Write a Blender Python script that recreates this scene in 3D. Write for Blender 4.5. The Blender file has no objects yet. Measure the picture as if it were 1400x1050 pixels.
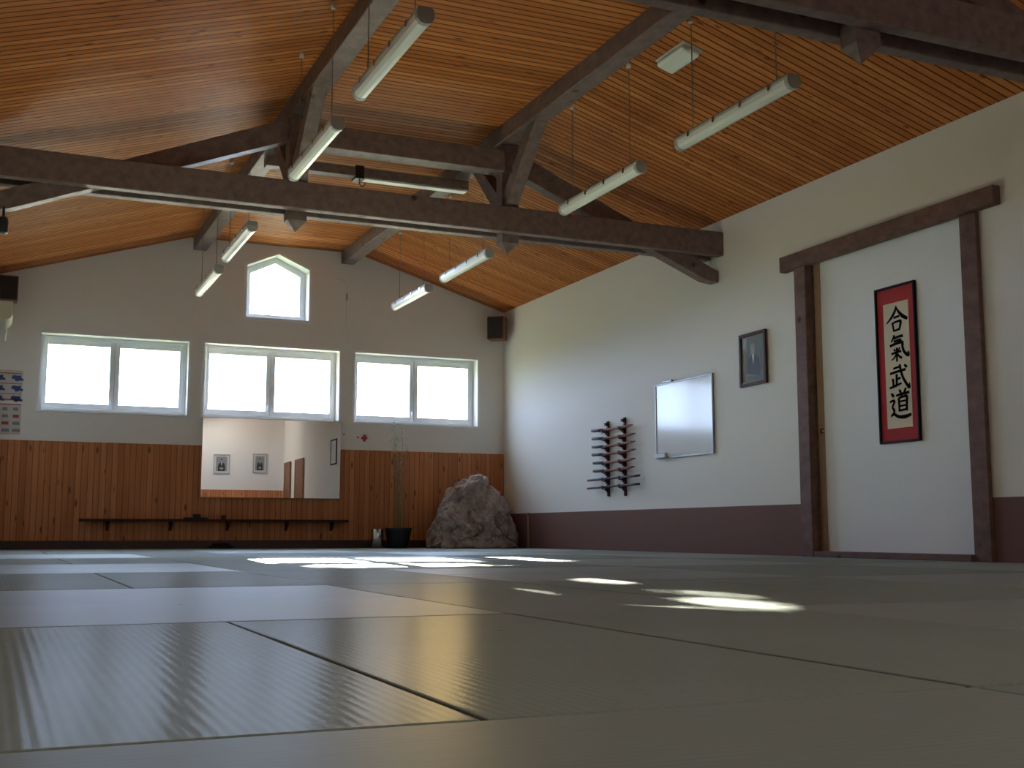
import bpy, bmesh, math, random
from mathutils import Vector, Matrix, noise

scene = bpy.context.scene
COL = scene.collection
random.seed(7)

# ------------------------------------------------------------------ room numbers (metres)
H = 0.2105          # lens height above the mats
W = 6.584           # right wall (inner face)
D = 15.31           # far wall (inner face)
XL = -0.11          # left wall (inner face)
YB = -2.15          # back wall (inner face)
XR = -2.2           # left wall of the recess beside the camera
EAVE = 3.33
SLOPE = 0.305
KL, KR = 2.18, 4.40  # where the slopes meet the flat strip of ceiling
ZF = 3.985           # flat strip height

# ------------------------------------------------------------------ materials
def new_mat(name):
    m = bpy.data.materials.new(name)
    m.use_nodes = True
    nt = m.node_tree
    b = nt.nodes['Principled BSDF']
    return m, nt, b

def N(nt, t, **kw):
    n = nt.nodes.new(t)
    for k, v in kw.items():
        setattr(n, k, v)
    return n

def plain(name, col, rough=0.5, metal=0.0, spec=0.5, bump=0.0, bscale=60.0, var=0.0, coat=0.0):
    m, nt, b = new_mat(name)
    b.inputs['Base Color'].default_value = (*col, 1)
    b.inputs['Roughness'].default_value = rough
    b.inputs['Metallic'].default_value = metal
    b.inputs['Specular IOR Level'].default_value = spec
    b.inputs['Coat Weight'].default_value = coat
    if bump or var:
        g = N(nt, 'ShaderNodeNewGeometry')
        nz = N(nt, 'ShaderNodeTexNoise')
        nz.inputs['Scale'].default_value = bscale
        nz.inputs['Detail'].default_value = 4
        nt.links.new(g.outputs['Position'], nz.inputs['Vector'])
        if bump:
            bp = N(nt, 'ShaderNodeBump')
            bp.inputs['Strength'].default_value = bump
            bp.inputs['Distance'].default_value = 0.01
            nt.links.new(nz.outputs['Fac'], bp.inputs['Height'])
            nt.links.new(bp.outputs['Normal'], b.inputs['Normal'])
        if var:
            mx = N(nt, 'ShaderNodeMix', data_type='RGBA')
            mx.inputs['A'].default_value = (*[c * (1 - var) for c in col], 1)
            mx.inputs['B'].default_value = (*[min(1, c * (1 + var)) for c in col], 1)
            nt.links.new(nz.outputs['Fac'], mx.inputs['Factor'])
            nt.links.new(mx.outputs['Result'], b.inputs['Base Color'])
    return m

def math_node(nt, op, a, b=None, c=None):
    n = N(nt, 'ShaderNodeMath', operation=op)
    for i, v in enumerate((a, b, c)):
        if v is None:
            continue
        if isinstance(v, (int, float)):
            n.inputs[i].default_value = v
        else:
            nt.links.new(v, n.inputs[i])
    return n.outputs[0]

def boards(name, axis, pitch, dark, mid, light, rough=0.35, groove=0.10, along=2, coat=0.0, groovecol=None, spec=0.4, vary=0.62, knots=0.55):
    """tongue and groove boards; axis = world axis across the boards, along = world axis of the grain"""
    m, nt, b = new_mat(name)
    g = N(nt, 'ShaderNodeNewGeometry')
    sp = N(nt, 'ShaderNodeSeparateXYZ')
    nt.links.new(g.outputs['Position'], sp.inputs[0])
    q = math_node(nt, 'DIVIDE', sp.outputs[axis], pitch)
    idx = math_node(nt, 'FLOOR', q)
    fr = math_node(nt, 'FRACT', q)
    wn = N(nt, 'ShaderNodeTexWhiteNoise', noise_dimensions='1D')
    nt.links.new(idx, wn.inputs['W'])
    # grain: stretched noise, shifted for each board
    mp = N(nt, 'ShaderNodeMapping')
    sc = [14.0, 14.0, 14.0]
    sc[along] = 0.9
    mp.inputs['Scale'].default_value = sc
    ad = N(nt, 'ShaderNodeVectorMath', operation='ADD')
    cb = N(nt, 'ShaderNodeCombineXYZ')
    off = math_node(nt, 'MULTIPLY', wn.outputs['Value'], 37.0)
    for i in range(3):
        nt.links.new(off, cb.inputs[i])
    nt.links.new(g.outputs['Position'], ad.inputs[0])
    nt.links.new(cb.outputs[0], ad.inputs[1])
    nt.links.new(ad.outputs[0], mp.inputs['Vector'])
    gr = N(nt, 'ShaderNodeTexNoise')
    gr.inputs['Scale'].default_value = 1.6
    gr.inputs['Detail'].default_value = 5
    nt.links.new(mp.outputs[0], gr.inputs['Vector'])
    f = math_node(nt, 'MULTIPLY_ADD', gr.outputs['Fac'], 0.75, math_node(nt, 'MULTIPLY_ADD', wn.outputs['Value'], vary, -0.18 + (0.62 - vary) / 2))
    cr = N(nt, 'ShaderNodeValToRGB')
    cr.color_ramp.elements[0].position = 0.15
    cr.color_ramp.elements[0].color = (*dark, 1)
    cr.color_ramp.elements[1].position = 0.85
    cr.color_ramp.elements[1].color = (*light, 1)
    e = cr.color_ramp.elements.new(0.5)
    e.color = (*mid, 1)
    nt.links.new(f, cr.inputs['Fac'])
    # knots
    vm = N(nt, 'ShaderNodeMapping')
    ks = [11.0, 11.0, 11.0]
    ks[along] = 3.4
    vm.inputs['Scale'].default_value = ks
    nt.links.new(ad.outputs[0], vm.inputs['Vector'])
    vo = N(nt, 'ShaderNodeTexVoronoi')
    vo.inputs['Scale'].default_value = 1.0
    nt.links.new(vm.outputs[0], vo.inputs['Vector'])
    kr = N(nt, 'ShaderNodeMapRange')
    kr.inputs['From Min'].default_value = 0.08
    kr.inputs['From Max'].default_value = 0.20
    nt.links.new(vo.outputs['Distance'], kr.inputs['Value'])
    sepc = N(nt, 'ShaderNodeSeparateColor')
    nt.links.new(vo.outputs['Color'], sepc.inputs[0])
    keep = math_node(nt, 'GREATER_THAN', sepc.outputs[0], knots)
    kn = math_node(nt, 'MULTIPLY', math_node(nt, 'SUBTRACT', 1.0, kr.outputs['Result']), keep)
    mk = N(nt, 'ShaderNodeMix', data_type='RGBA')
    mk.inputs['B'].default_value = (dark[0] * .35, dark[1] * .28, dark[2] * .25, 1)
    nt.links.new(math_node(nt, 'MULTIPLY', kn, 0.85), mk.inputs['Factor'])
    nt.links.new(cr.outputs['Color'], mk.inputs['A'])
    # groove
    edge = math_node(nt, 'MINIMUM', fr, math_node(nt, 'SUBTRACT', 1.0, fr))
    gv = N(nt, 'ShaderNodeMapRange')
    gv.inputs['From Min'].default_value = groove * 0.5
    gv.inputs['From Max'].default_value = groove
    nt.links.new(edge, gv.inputs['Value'])
    mg = N(nt, 'ShaderNodeMix', data_type='RGBA')
    gc = groovecol or (dark[0] * .25, dark[1] * .22, dark[2] * .2)
    mg.inputs['A'].default_value = (*gc, 1)
    nt.links.new(gv.outputs['Result'], mg.inputs['Factor'])
    nt.links.new(mk.outputs['Result'], mg.inputs['B'])
    nt.links.new(mg.outputs['Result'], b.inputs['Base Color'])
    bp = N(nt, 'ShaderNodeBump')
    bp.inputs['Strength'].default_value = 0.8
    bp.inputs['Distance'].default_value = 0.006
    nt.links.new(gv.outputs['Result'], bp.inputs['Height'])
    nt.links.new(bp.outputs['Normal'], b.inputs['Normal'])
    b.inputs['Roughness'].default_value = rough
    b.inputs['Specular IOR Level'].default_value = spec
    b.inputs['Coat Weight'].default_value = coat
    b.inputs['Coat Roughness'].default_value = 0.25
    return m

def timber(name, dark, light, rough=0.45, spec=0.3):
    m, nt, b = new_mat(name)
    tc = N(nt, 'ShaderNodeNewGeometry')
    mp = N(nt, 'ShaderNodeMapping')
    mp.inputs['Scale'].default_value = (5, 3, 5)
    nt.links.new(tc.outputs['Position'], mp.inputs['Vector'])
    nz = N(nt, 'ShaderNodeTexNoise')
    nz.inputs['Scale'].default_value = 2.5
    nz.inputs['Detail'].default_value = 6
    nz.inputs['Roughness'].default_value = 0.65
    nt.links.new(mp.outputs[0], nz.inputs['Vector'])
    cr = N(nt, 'ShaderNodeValToRGB')
    cr.color_ramp.elements[0].position = 0.3
    cr.color_ramp.elements[0].color = (*dark, 1)
    cr.color_ramp.elements[1].position = 0.72
    cr.color_ramp.elements[1].color = (*light, 1)
    nt.links.new(nz.outputs['Fac'], cr.inputs['Fac'])
    vo = N(nt, 'ShaderNodeTexVoronoi')
    vo.inputs['Scale'].default_value = 3.0
    nt.links.new(tc.outputs['Position'], vo.inputs['Vector'])
    k = N(nt, 'ShaderNodeMapRange')
    k.inputs['From Min'].default_value = 0.05
    k.inputs['From Max'].default_value = 0.11
    nt.links.new(vo.outputs['Distance'], k.inputs['Value'])
    mx = N(nt, 'ShaderNodeMix', data_type='RGBA')
    mx.inputs['A'].default_value = (dark[0] * .4, dark[1] * .4, dark[2] * .4, 1)
    nt.links.new(k.outputs['Result'], mx.inputs['Factor'])
    nt.links.new(cr.outputs['Color'], mx.inputs['B'])
    nt.links.new(mx.outputs['Result'], b.inputs['Base Color'])
    bp = N(nt, 'ShaderNodeBump')
    bp.inputs['Strength'].default_value = 0.25
    bp.inputs['Distance'].default_value = 0.004
    nt.links.new(nz.outputs['Fac'], bp.inputs['Height'])
    nt.links.new(bp.outputs['Normal'], b.inputs['Normal'])
    b.inputs['Roughness'].default_value = rough
    b.inputs['Specular IOR Level'].default_value = spec
    return m

def tatami(name, rib_axis, col_a, col_b, rough, ribs, spec=0.5):
    """woven mat; ribs run along the other axis than rib_axis"""
    m, nt, b = new_mat(name)
    g = N(nt, 'ShaderNodeNewGeometry')
    sp = N(nt, 'ShaderNodeSeparateXYZ')
    nt.links.new(g.outputs['Position'], sp.inputs[0])
    oi = N(nt, 'ShaderNodeObjectInfo')
    ph = math_node(nt, 'MULTIPLY', sp.outputs[rib_axis], 2 * math.pi / 0.0175)
    sn = math_node(nt, 'SINE', ph)
    mp = N(nt, 'ShaderNodeMapping')
    s = [60.0, 60.0, 60.0]
    s[1 - rib_axis] = 6.0
    mp.inputs['Scale'].default_value = s
    nt.links.new(g.outputs['Position'], mp.inputs['Vector'])
    nz = N(nt, 'ShaderNodeTexNoise')
    nz.inputs['Scale'].default_value = 1.5
    nz.inputs['Detail'].default_value = 3
    nt.links.new(mp.outputs[0], nz.inputs['Vector'])
    big = N(nt, 'ShaderNodeTexNoise')
    big.inputs['Scale'].default_value = 2.2
    big.inputs['Detail'].default_value = 4
    nt.links.new(g.outputs['Position'], big.inputs['Vector'])
    f = math_node(nt, 'MULTIPLY_ADD', sn, 0.30 * ribs, math_node(nt, 'MULTIPLY_ADD', nz.outputs['Fac'], 0.5, math_node(nt, 'MULTIPLY_ADD', big.outputs['Fac'], 0.5, math_node(nt, 'MULTIPLY', oi.outputs['Random'], 0.25))))
    mx = N(nt, 'ShaderNodeMix', data_type='RGBA')
    mx.inputs['A'].default_value = (*col_a, 1)
    mx.inputs['B'].default_value = (*col_b, 1)
    nt.links.new(f, mx.inputs['Factor'])
    # scuffs and small worn spots
    vo = N(nt, 'ShaderNodeTexVoronoi')
    vo.inputs['Scale'].default_value = 2.6
    nt.links.new(g.outputs['Position'], vo.inputs['Vector'])
    dn = N(nt, 'ShaderNodeTexNoise')
    dn.inputs['Scale'].default_value = 55
    nt.links.new(g.outputs['Position'], dn.inputs['Vector'])
    dd = math_node(nt, 'MULTIPLY_ADD', dn.outputs['Fac'], 0.06, vo.outputs['Distance'])
    mr = N(nt, 'ShaderNodeMapRange')
    mr.inputs['From Min'].default_value = 0.045
    mr.inputs['From Max'].default_value = 0.075
    nt.links.new(dd, mr.inputs['Value'])
    mz = N(nt, 'ShaderNodeMix', data_type='RGBA')
    mz.inputs['A'].default_value = (col_a[0] * .45, col_a[1] * .45, col_a[2] * .42, 1)
    nt.links.new(math_node(nt, 'MULTIPLY_ADD', mr.outputs['Result'], 0.7, 0.3), mz.inputs['Factor'])
    nt.links.new(mx.outputs['Result'], mz.inputs['B'])
    nt.links.new(mz.outputs['Result'], b.inputs['Base Color'])
    h = math_node(nt, 'MULTIPLY_ADD', sn, ribs, nz.outputs['Fac'])
    bp = N(nt, 'ShaderNodeBump')
    bp.inputs['Strength'].default_value = 0.13
    bp.inputs['Distance'].default_value = 0.0015
    nt.links.new(h, bp.inputs['Height'])
    nt.links.new(bp.outputs['Normal'], b.inputs['Normal'])
    b.inputs['Roughness'].default_value = 0.9
    b.inputs['Specular IOR Level'].default_value = 0.0
    gl = N(nt, 'ShaderNodeBsdfGlossy')
    gl.inputs['Roughness'].default_value = rough
    nt.links.new(bp.outputs['Normal'], gl.inputs['Normal'])
    ms = N(nt, 'ShaderNodeMixShader')
    dt = N(nt, 'ShaderNodeVectorMath', operation='DOT_PRODUCT')
    nt.links.new(g.outputs['Incoming'], dt.inputs[0])
    nt.links.new(g.outputs['True Normal'], dt.inputs[1])
    sch = math_node(nt, 'POWER', math_node(nt, 'SUBTRACT', 1.0, math_node(nt, 'ABSOLUTE', dt.outputs['Value'])), 5.0)
    nt.links.new(math_node(nt, 'MULTIPLY_ADD', sch, spec, spec * 0.04), ms.inputs[0])
    nt.links.new(b.outputs[0], ms.inputs[1])
    nt.links.new(gl.outputs[0], ms.inputs[2])
    # faint broad sheen of the straw-like weave at low angles
    g2 = N(nt, 'ShaderNodeBsdfGlossy')
    g2.inputs['Roughness'].default_value = 0.72
    m2 = N(nt, 'ShaderNodeMixShader')
    nt.links.new(math_node(nt, 'MULTIPLY', sch, 0.14), m2.inputs[0])
    nt.links.new(ms.outputs[0], m2.inputs[1])
    nt.links.new(g2.outputs[0], m2.inputs[2])
    nt.links.new(m2.outputs[0], nt.nodes['Material Output'].inputs['Surface'])
    return m

def glass_mat(name, refl=0.06, tint=(1, 1, 1), rough=0.0):
    m, nt, b = new_mat(name)
    nt.nodes.remove(b)
    out = nt.nodes['Material Output']
    tr = N(nt, 'ShaderNodeBsdfTransparent')
    tr.inputs['Color'].default_value = (*tint, 1)
    gl = N(nt, 'ShaderNodeBsdfGlossy')
    gl.inputs['Roughness'].default_value = rough
    fr = N(nt, 'ShaderNodeFresnel')
    fr.inputs['IOR'].default_value = 1.45
    mx = N(nt, 'ShaderNodeMixShader')
    ge = N(nt, 'ShaderNodeNewGeometry')
    nt.links.new(math_node(nt, 'MULTIPLY', fr.outputs[0], math_node(nt, 'SUBTRACT', 1.0, ge.outputs['Backfacing'])), mx.inputs[0])
    nt.links.new(tr.outputs[0], mx.inputs[1])
    nt.links.new(gl.outputs[0], mx.inputs[2])
    nt.links.new(mx.outputs[0], out.inputs['Surface'])
    return m

M = {}
M['plaster'] = plain('white_plaster', (0.85, 0.825, 0.775), 0.85, spec=0.2, bump=0.12, bscale=90, var=0.03)
M['ceil'] = boards('pine_ceiling_boards', 1, 0.077, (0.42, 0.130, 0.040), (0.57, 0.195, 0.060), (0.72, 0.285, 0.090), rough=0.5, groove=0.12, along=0, spec=0.04, groovecol=(0.15, 0.048, 0.016), vary=0.45, knots=0.35)
M['pine'] = boards('pine_wainscot_boards', 0, 0.070, (0.42, 0.145, 0.056), (0.56, 0.215, 0.085), (0.70, 0.300, 0.125), rough=0.45, groove=0.06, along=2, spec=0.2, groovecol=(0.24, 0.080, 0.030), vary=0.38, knots=0.30)
M['timber'] = timber('dark_stained_timber', (0.155, 0.110, 0.100), (0.27, 0.195, 0.178), 0.45, 0.14)
M['post'] = timber('brown_stained_post', (0.14, 0.080, 0.066), (0.24, 0.145, 0.120), 0.6, 0.1)
M['brownpaint'] = plain('brown_wall_paint', (0.20, 0.108, 0.090), 0.7, spec=0.1, bump=0.1, bscale=60, var=0.08)
M['plinth'] = plain('dark_brown_plinth', (0.06, 0.028, 0.02), 0.5, var=0.1, bscale=8)
M['mat_long'] = tatami('green_tatami_lengthwise', 0, (0.176, 0.210, 0.170), (0.264, 0.315, 0.260), 0.22, 0.40, 0.056)
M['mat_cross'] = tatami('green_tatami_crosswise', 1, (0.176, 0.212, 0.176), (0.264, 0.317, 0.270), 0.42, 0.22, 0.215)
M['slab'] = plain('grey_subfloor', (0.12, 0.11, 0.09), 0.9)
M['pvc'] = plain('white_pvc', (0.88, 0.90, 0.93), 0.35)
M['glass'] = glass_mat('window_glass')
M['cover'] = glass_mat('picture_glass')
M['chrome'] = plain('brushed_steel', (0.45, 0.43, 0.40), 0.14, 1.0)
M['steel_dark'] = plain('dark_metal', (0.05, 0.05, 0.05), 0.4, 0.8)
M['mirror'] = plain('mirror_silver', (0.93, 0.94, 0.93), 0.0, 1.0)
M['mirror_edge'] = plain('mirror_backing', (0.25, 0.26, 0.25), 0.4)
M['lamp_body'] = plain('grey_lamp_housing', (0.46, 0.47, 0.45), 0.4)
M['diffuser'] = plain('ribbed_lamp_diffuser', (0.90, 0.93, 0.86), 0.30, spec=0.5, coat=0.1)
M['diffuser_fill'] = plain('fill_lamp_diffuser', (0.8, 0.8, 0.75), 0.3)  # glowing cover, used only by the added fill lamps
M['diffuser_fill'].node_tree.nodes['Principled BSDF'].inputs['Emission Color'].default_value = (0.97, 0.97, 0.95, 1)
M['diffuser_fill'].node_tree.nodes['Principled BSDF'].inputs['Emission Strength'].default_value = 21
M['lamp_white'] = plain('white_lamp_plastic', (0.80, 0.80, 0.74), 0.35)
M['wire'] = plain('grey_wire', (0.22, 0.2, 0.17), 0.5)
M['black'] = plain('black_plastic', (0.012, 0.012, 0.013), 0.45)
M['fabric_black'] = plain('black_speaker_cloth', (0.045, 0.036, 0.034), 0.9, bump=0.5, bscale=400)
M['walnut'] = plain('walnut_veneer', (0.20, 0.085, 0.050), 0.5, var=0.3, bscale=12)
M['white_board'] = plain('white_enamel', (0.80, 0.80, 0.79), 0.13, spec=0.35)
M['alu'] = plain('aluminium_trim', (0.36, 0.36, 0.37), 0.5, 0.5)
M['frame_black'] = plain('black_lacquer', (0.014, 0.010, 0.012), 0.6, spec=0.1)
M['frame_brown'] = plain('dark_brown_frame', (0.075, 0.038, 0.030), 0.6, spec=0.1)
M['silver_frame'] = plain('silver_picture_frame', (0.42, 0.40, 0.37), 0.35, 0.6)
M['red_mount'] = plain('red_silk_mount', (0.47, 0.055, 0.060), 0.8, spec=0.1, bump=0.15, bscale=300, var=0.10)
M['paper'] = plain('cream_paper', (0.72, 0.63, 0.45), 0.8, var=0.04, bscale=14)
M['ink'] = plain('black_ink', (0.010, 0.008, 0.008), 0.8, spec=0.0)
M['panel'] = plain('white_door_panel', (0.86, 0.87, 0.87), 0.7, spec=0.3, bump=0.05, bscale=40, var=0.02)
M['tan'] = plain('tan_wood_stile', (0.38, 0.24, 0.15), 0.5, var=0.15, bscale=20)
M['bokken'] = plain('red_oak_bokken', (0.26, 0.085, 0.052), 0.6, spec=0.15, var=0.25, bscale=20)
M['bokken_grip'] = plain('dark_bokken_grip', (0.050, 0.022, 0.024), 0.6, spec=0.15)
M['jo'] = plain('dark_purple_staff', (0.085, 0.045, 0.065), 0.6, spec=0.15, var=0.2, bscale=20)
M['rack'] = plain('dark_rack_wood', (0.060, 0.022, 0.018), 0.6, spec=0.15, var=0.2, bscale=25)
M['rock'] = None
M['photo_grey'] = plain('photo_backdrop_grey', (0.17, 0.20, 0.17), 0.7, var=0.25, bscale=9)
M['photo_mid'] = plain('photo_mid_grey', (0.30, 0.30, 0.29), 0.6)
M['photo_white'] = plain('photo_white_margin', (0.70, 0.69, 0.66), 0.6)
M['photo_tan'] = plain('photo_brown_margin', (0.26, 0.17, 0.13), 0.7)
M['photo_dark'] = plain('photo_dark_tone', (0.020, 0.021, 0.022), 0.6)
M['photo_face'] = plain('photo_face_tone', (0.34, 0.32, 0.29), 0.6)
M['poster'] = plain('poster_paper', (0.60, 0.56, 0.52), 0.6)
M['poster_blue'] = plain('poster_blue_print', (0.045, 0.075, 0.24), 0.6)
M['poster_red'] = plain('poster_red_print', (0.42, 0.07, 0.06), 0.6)
M['poster_grey'] = plain('poster_grey_print', (0.25, 0.26, 0.27), 0.6)
M['red'] = plain('red_cross_paint', (0.50, 0.035, 0.03), 0.5)
M['cream'] = plain('cream_plastic', (0.66, 0.60, 0.47), 0.45)
M['pot'] = plain('dark_glazed_pot', (0.016, 0.017, 0.021), 0.35, bump=0.1)
M['soil'] = plain('potting_soil', (0.03, 0.02, 0.012), 0.95, bump=0.6)
M['stem'] = plain('bamboo_stem', (0.26, 0.24, 0.10), 0.5)
M['leaf'] = plain('bamboo_leaf', (0.20, 0.23, 0.09), 0.55)
M['door_brown'] = timber('brown_door_wood', (0.20, 0.085, 0.035), (0.30, 0.13, 0.055), 0.45)
M['bark'] = plain('tree_bark', (0.05, 0.04, 0.03), 0.9, bump=0.6, bscale=12)
M['tree_leaf'] = plain('tree_leaves', (0.05, 0.09, 0.03), 0.6)
M['ground'] = plain('outdoor_grass', (0.09, 0.11, 0.05), 0.95, var=0.3, bscale=1.5)
M['belt'] = plain('dark_cloth', (0.02, 0.016, 0.015), 0.9)
M['bottle'] = plain('dark_brown_object', (0.05, 0.02, 0.012), 0.4)

def rock_mat():
    m, nt, b = new_mat('rough_brown_rock')
    g = N(nt, 'ShaderNodeNewGeometry')
    n1 = N(nt, 'ShaderNodeTexNoise')
    n1.inputs['Scale'].default_value = 5.5
    n1.inputs['Detail'].default_value = 9
    n1.inputs['Roughness'].default_value = 0.7
    nt.links.new(g.outputs['Position'], n1.inputs['Vector'])
    cr = N(nt, 'ShaderNodeValToRGB')
    cr.color_ramp.elements[0].position = 0.30
    cr.color_ramp.elements[0].color = (0.20, 0.145, 0.125, 1)
    cr.color_ramp.elements[1].position = 0.70
    cr.color_ramp.elements[1].color = (0.62, 0.50, 0.44, 1)
    nt.links.new(n1.outputs['Fac'], cr.inputs['Fac'])
    nt.links.new(cr.outputs['Color'], b.inputs['Base Color'])
    n2 = N(nt, 'ShaderNodeTexNoise')
    n2.inputs['Scale'].default_value = 16
    n2.inputs['Detail'].default_value = 8
    n2.inputs['Roughness'].default_value = 0.7
    nt.links.new(g.outputs['Position'], n2.inputs['Vector'])
    bp = N(nt, 'ShaderNodeBump')
    bp.inputs['Strength'].default_value = 0.9
    bp.inputs['Distance'].default_value = 0.03
    nt.links.new(n2.outputs['Fac'], bp.inputs['Height'])
    nt.links.new(bp.outputs['Normal'], b.inputs['Normal'])
    b.inputs['Roughness'].default_value = 0.85
    return m
M['rock'] = rock_mat()

# ------------------------------------------------------------------ mesh helpers
def world_loc(o):
    v = Vector((0, 0, 0))
    while o is not None:
        v += o.location
        o = o.parent
    return v

class MB:
    def __init__(self):
        self.bm = bmesh.new()

    def box(self, a, b, bevel=0.0, seg=1):
        lo = [min(a[i], b[i]) for i in range(3)]
        hi = [max(a[i], b[i]) for i in range(3)]
        bm = self.bm
        vs = [bm.verts.new((x, y, z)) for x in (lo[0], hi[0]) for y in (lo[1], hi[1]) for z in (lo[2], hi[2])]
        q = [(0, 1, 3, 2), (4, 6, 7, 5), (0, 4, 5, 1), (2, 3, 7, 6), (0, 2, 6, 4), (1, 5, 7, 3)]
        fs = [bm.faces.new([vs[i] for i in f]) for f in q]
        if bevel:
            es = list({e for f in fs for e in f.edges})
            bmesh.ops.bevel(bm, geom=es, offset=bevel, segments=seg, affect='EDGES', profile=0.5)
        return self

    def prism(self, poly, axis, a, b, bevel=0.0):
        """poly: 2D points in the two other axes (in order), extruded along axis from a to b"""
        bm = self.bm
        def P(p, t):
            c = list(p)
            c.insert(axis, t)
            return c
        A = [bm.verts.new(P(p, a)) for p in poly]
        B = [bm.verts.new(P(p, b)) for p in poly]
        n = len(poly)
        fs = [bm.faces.new(A), bm.faces.new(B[::-1])]
        for i in range(n):
            j = (i + 1) % n
            fs.append(bm.faces.new((A[i], B[i], B[j], A[j])))
        bmesh.ops.recalc_face_normals(bm, faces=fs)
        if bevel:
            es = list({e for f in fs for e in f.edges})
            bmesh.ops.bevel(bm, geom=es, offset=bevel, segments=1, affect='EDGES', profile=0.5)
        return self

    def bar(self, p, q, wx, wz, up=(0, 0, 1), bevel=0.0):
        """rectangular bar from p to q; wx across, wz along 'up'"""
        p, q = Vector(p), Vector(q)
        d = (q - p).normalized()
        u = Vector(up)
        s = d.cross(u).normalized()
        u = s.cross(d).normalized()
        bm = self.bm
        def ring(c):
            return [bm.verts.new(c + s * a * wx / 2 + u * b * wz / 2) for a, b in ((-1, -1), (1, -1), (1, 1), (-1, 1))]
        A, B = ring(p), ring(q)
        fs = [bm.faces.new(A), bm.faces.new(B[::-1])]
        for i in range(4):
            j = (i + 1) % 4
            fs.append(bm.faces.new((A[i], B[i], B[j], A[j])))
        bmesh.ops.recalc_face_normals(bm, faces=fs)
        if bevel:
            es = list({e for f in fs for e in f.edges})
            bmesh.ops.bevel(bm, geom=es, offset=bevel, segments=1, affect='EDGES', profile=0.5)
        return self

    def tube(self, pts, rad, seg=8, cap=True):
        bm = self.bm
        pts = [Vector(p) for p in pts]
        if not isinstance(rad, (list, tuple)):
            rad = [rad] * len(pts)
        rings = []
        for i, p in enumerate(pts):
            t = (pts[min(i + 1, len(pts) - 1)] - pts[max(i - 1, 0)]).normalized()
            ref = Vector((0, 0, 1)) if abs(t.z) < 0.9 else Vector((1, 0, 0))
            s = t.cross(ref).normalized()
            u = s.cross(t).normalized()
            rings.append([bm.verts.new(p + (s * math.cos(2 * math.pi * k / seg) + u * math.sin(2 * math.pi * k / seg)) * rad[i]) for k in range(seg)])
        fs = []
        for a, b in zip(rings, rings[1:]):
            for k in range(seg):
                fs.append(bm.faces.new((a[k], a[(k + 1) % seg], b[(k + 1) % seg], b[k])))
        if cap:
            fs.append(bm.faces.new(rings[0][::-1]))
            fs.append(bm.faces.new(rings[-1]))
        bmesh.ops.recalc_face_normals(bm, faces=fs)
        return self

    def lathe(self, c, prof, seg=32, square=0.0):
        """profile of (radius, z) turned about the vertical axis at c"""
        bm = self.bm
        rings = []
        for r, z in prof:
            ring = []
            for k in range(seg):
                a = 2 * math.pi * k / seg
                rr = r
                if square:
                    m = max(abs(math.cos(a)), abs(math.sin(a)))
                    rr = r * ((1 - square) + square / m)
                ring.append(bm.verts.new((c[0] + rr * math.cos(a), c[1] + rr * math.sin(a), c[2] + z)))
            rings.append(ring)
        fs = []
        for a, b in zip(rings, rings[1:]):
            for k in range(seg):
                fs.append(bm.faces.new((a[k], a[(k + 1) % seg], b[(k + 1) % seg], b[k])))
        fs.append(bm.faces.new(rings[0][::-1]))
        fs.append(bm.faces.new(rings[-1]))
        bmesh.ops.recalc_face_normals(bm, faces=fs)
        return self

    def ribbon(self, f, pts, widths):
        """flat brush stroke; f maps (u, v) to a 3D point"""
        bm = self.bm
        P, Wd = [], []
        n = len(pts)
        for i in range(n - 1):
            p0, p1, p2, p3 = pts[max(i - 1, 0)], pts[i], pts[i + 1], pts[min(i + 2, n - 1)]
            for k in range(6):
                t = k / 6
                P.append([0.5 * (2 * p1[a] + (p2[a] - p0[a]) * t + (2 * p0[a] - 5 * p1[a] + 4 * p2[a] - p3[a]) * t * t + (3 * p1[a] - p0[a] - 3 * p2[a] + p3[a]) * t ** 3) for a in (0, 1)])
                Wd.append(widths[i] * (1 - t) + widths[i + 1] * t)
        P.append(list(pts[-1]))
        Wd.append(widths[-1])
        L, R = [], []
        for i, p in enumerate(P):
            a, b = P[max(i - 1, 0)], P[min(i + 1, len(P) - 1)]
            dx, dy = b[0] - a[0], b[1] - a[1]
            l = math.hypot(dx, dy) or 1
            nx, ny = -dy / l, dx / l
            w = Wd[i] / 2
            L.append(bm.verts.new(f(p[0] + nx * w, p[1] + ny * w)))
            R.append(bm.verts.new(f(p[0] - nx * w, p[1] - ny * w)))
        for i in range(len(P) - 1):
            bm.faces.new((L[i], L[i + 1], R[i + 1], R[i]))
        return self

    def blob(self, f, cx, cy, rx, ry, seg=18):
        bm = self.bm
        bm.faces.new([bm.verts.new(f(cx + rx * math.cos(2 * math.pi * k / seg), cy + ry * math.sin(2 * math.pi * k / seg))) for k in range(seg)])
        return self

    def poly(self, f, pts):
        self.bm.faces.new([self.bm.verts.new(f(*p)) for p in pts])
        return self

    def build(self, name, mat, parent=None, smooth=False, origin=None):
        me = bpy.data.meshes.new(name)
        off = world_loc(parent) if parent is not None else Vector(origin or (0, 0, 0))
        for v in self.bm.verts:
            v.co -= off
        self.bm.to_mesh(me)
        self.bm.free()
        me.materials.append(mat)
        if smooth:
            for p in me.polygons:
                p.use_smooth = True
        o = bpy.data.objects.new(name, me)
        COL.objects.link(o)
        if parent is not None:
            o.parent = parent
        else:
            o.location = off
        return o

def tag(o, label=None, cat=None, group=None, kind=None):
    if label: o['label'] = label
    if cat: o['category'] = cat
    if group: o['group'] = group
    if kind: o['kind'] = kind
    return o

def thing(name, label, cat, loc=(0, 0, 0), group=None, kind=None):
    o = bpy.data.objects.new(name, None)
    o.empty_display_size = 0.1
    COL.objects.link(o)
    o.location = loc
    return tag(o, label, cat, group, kind)

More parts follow.
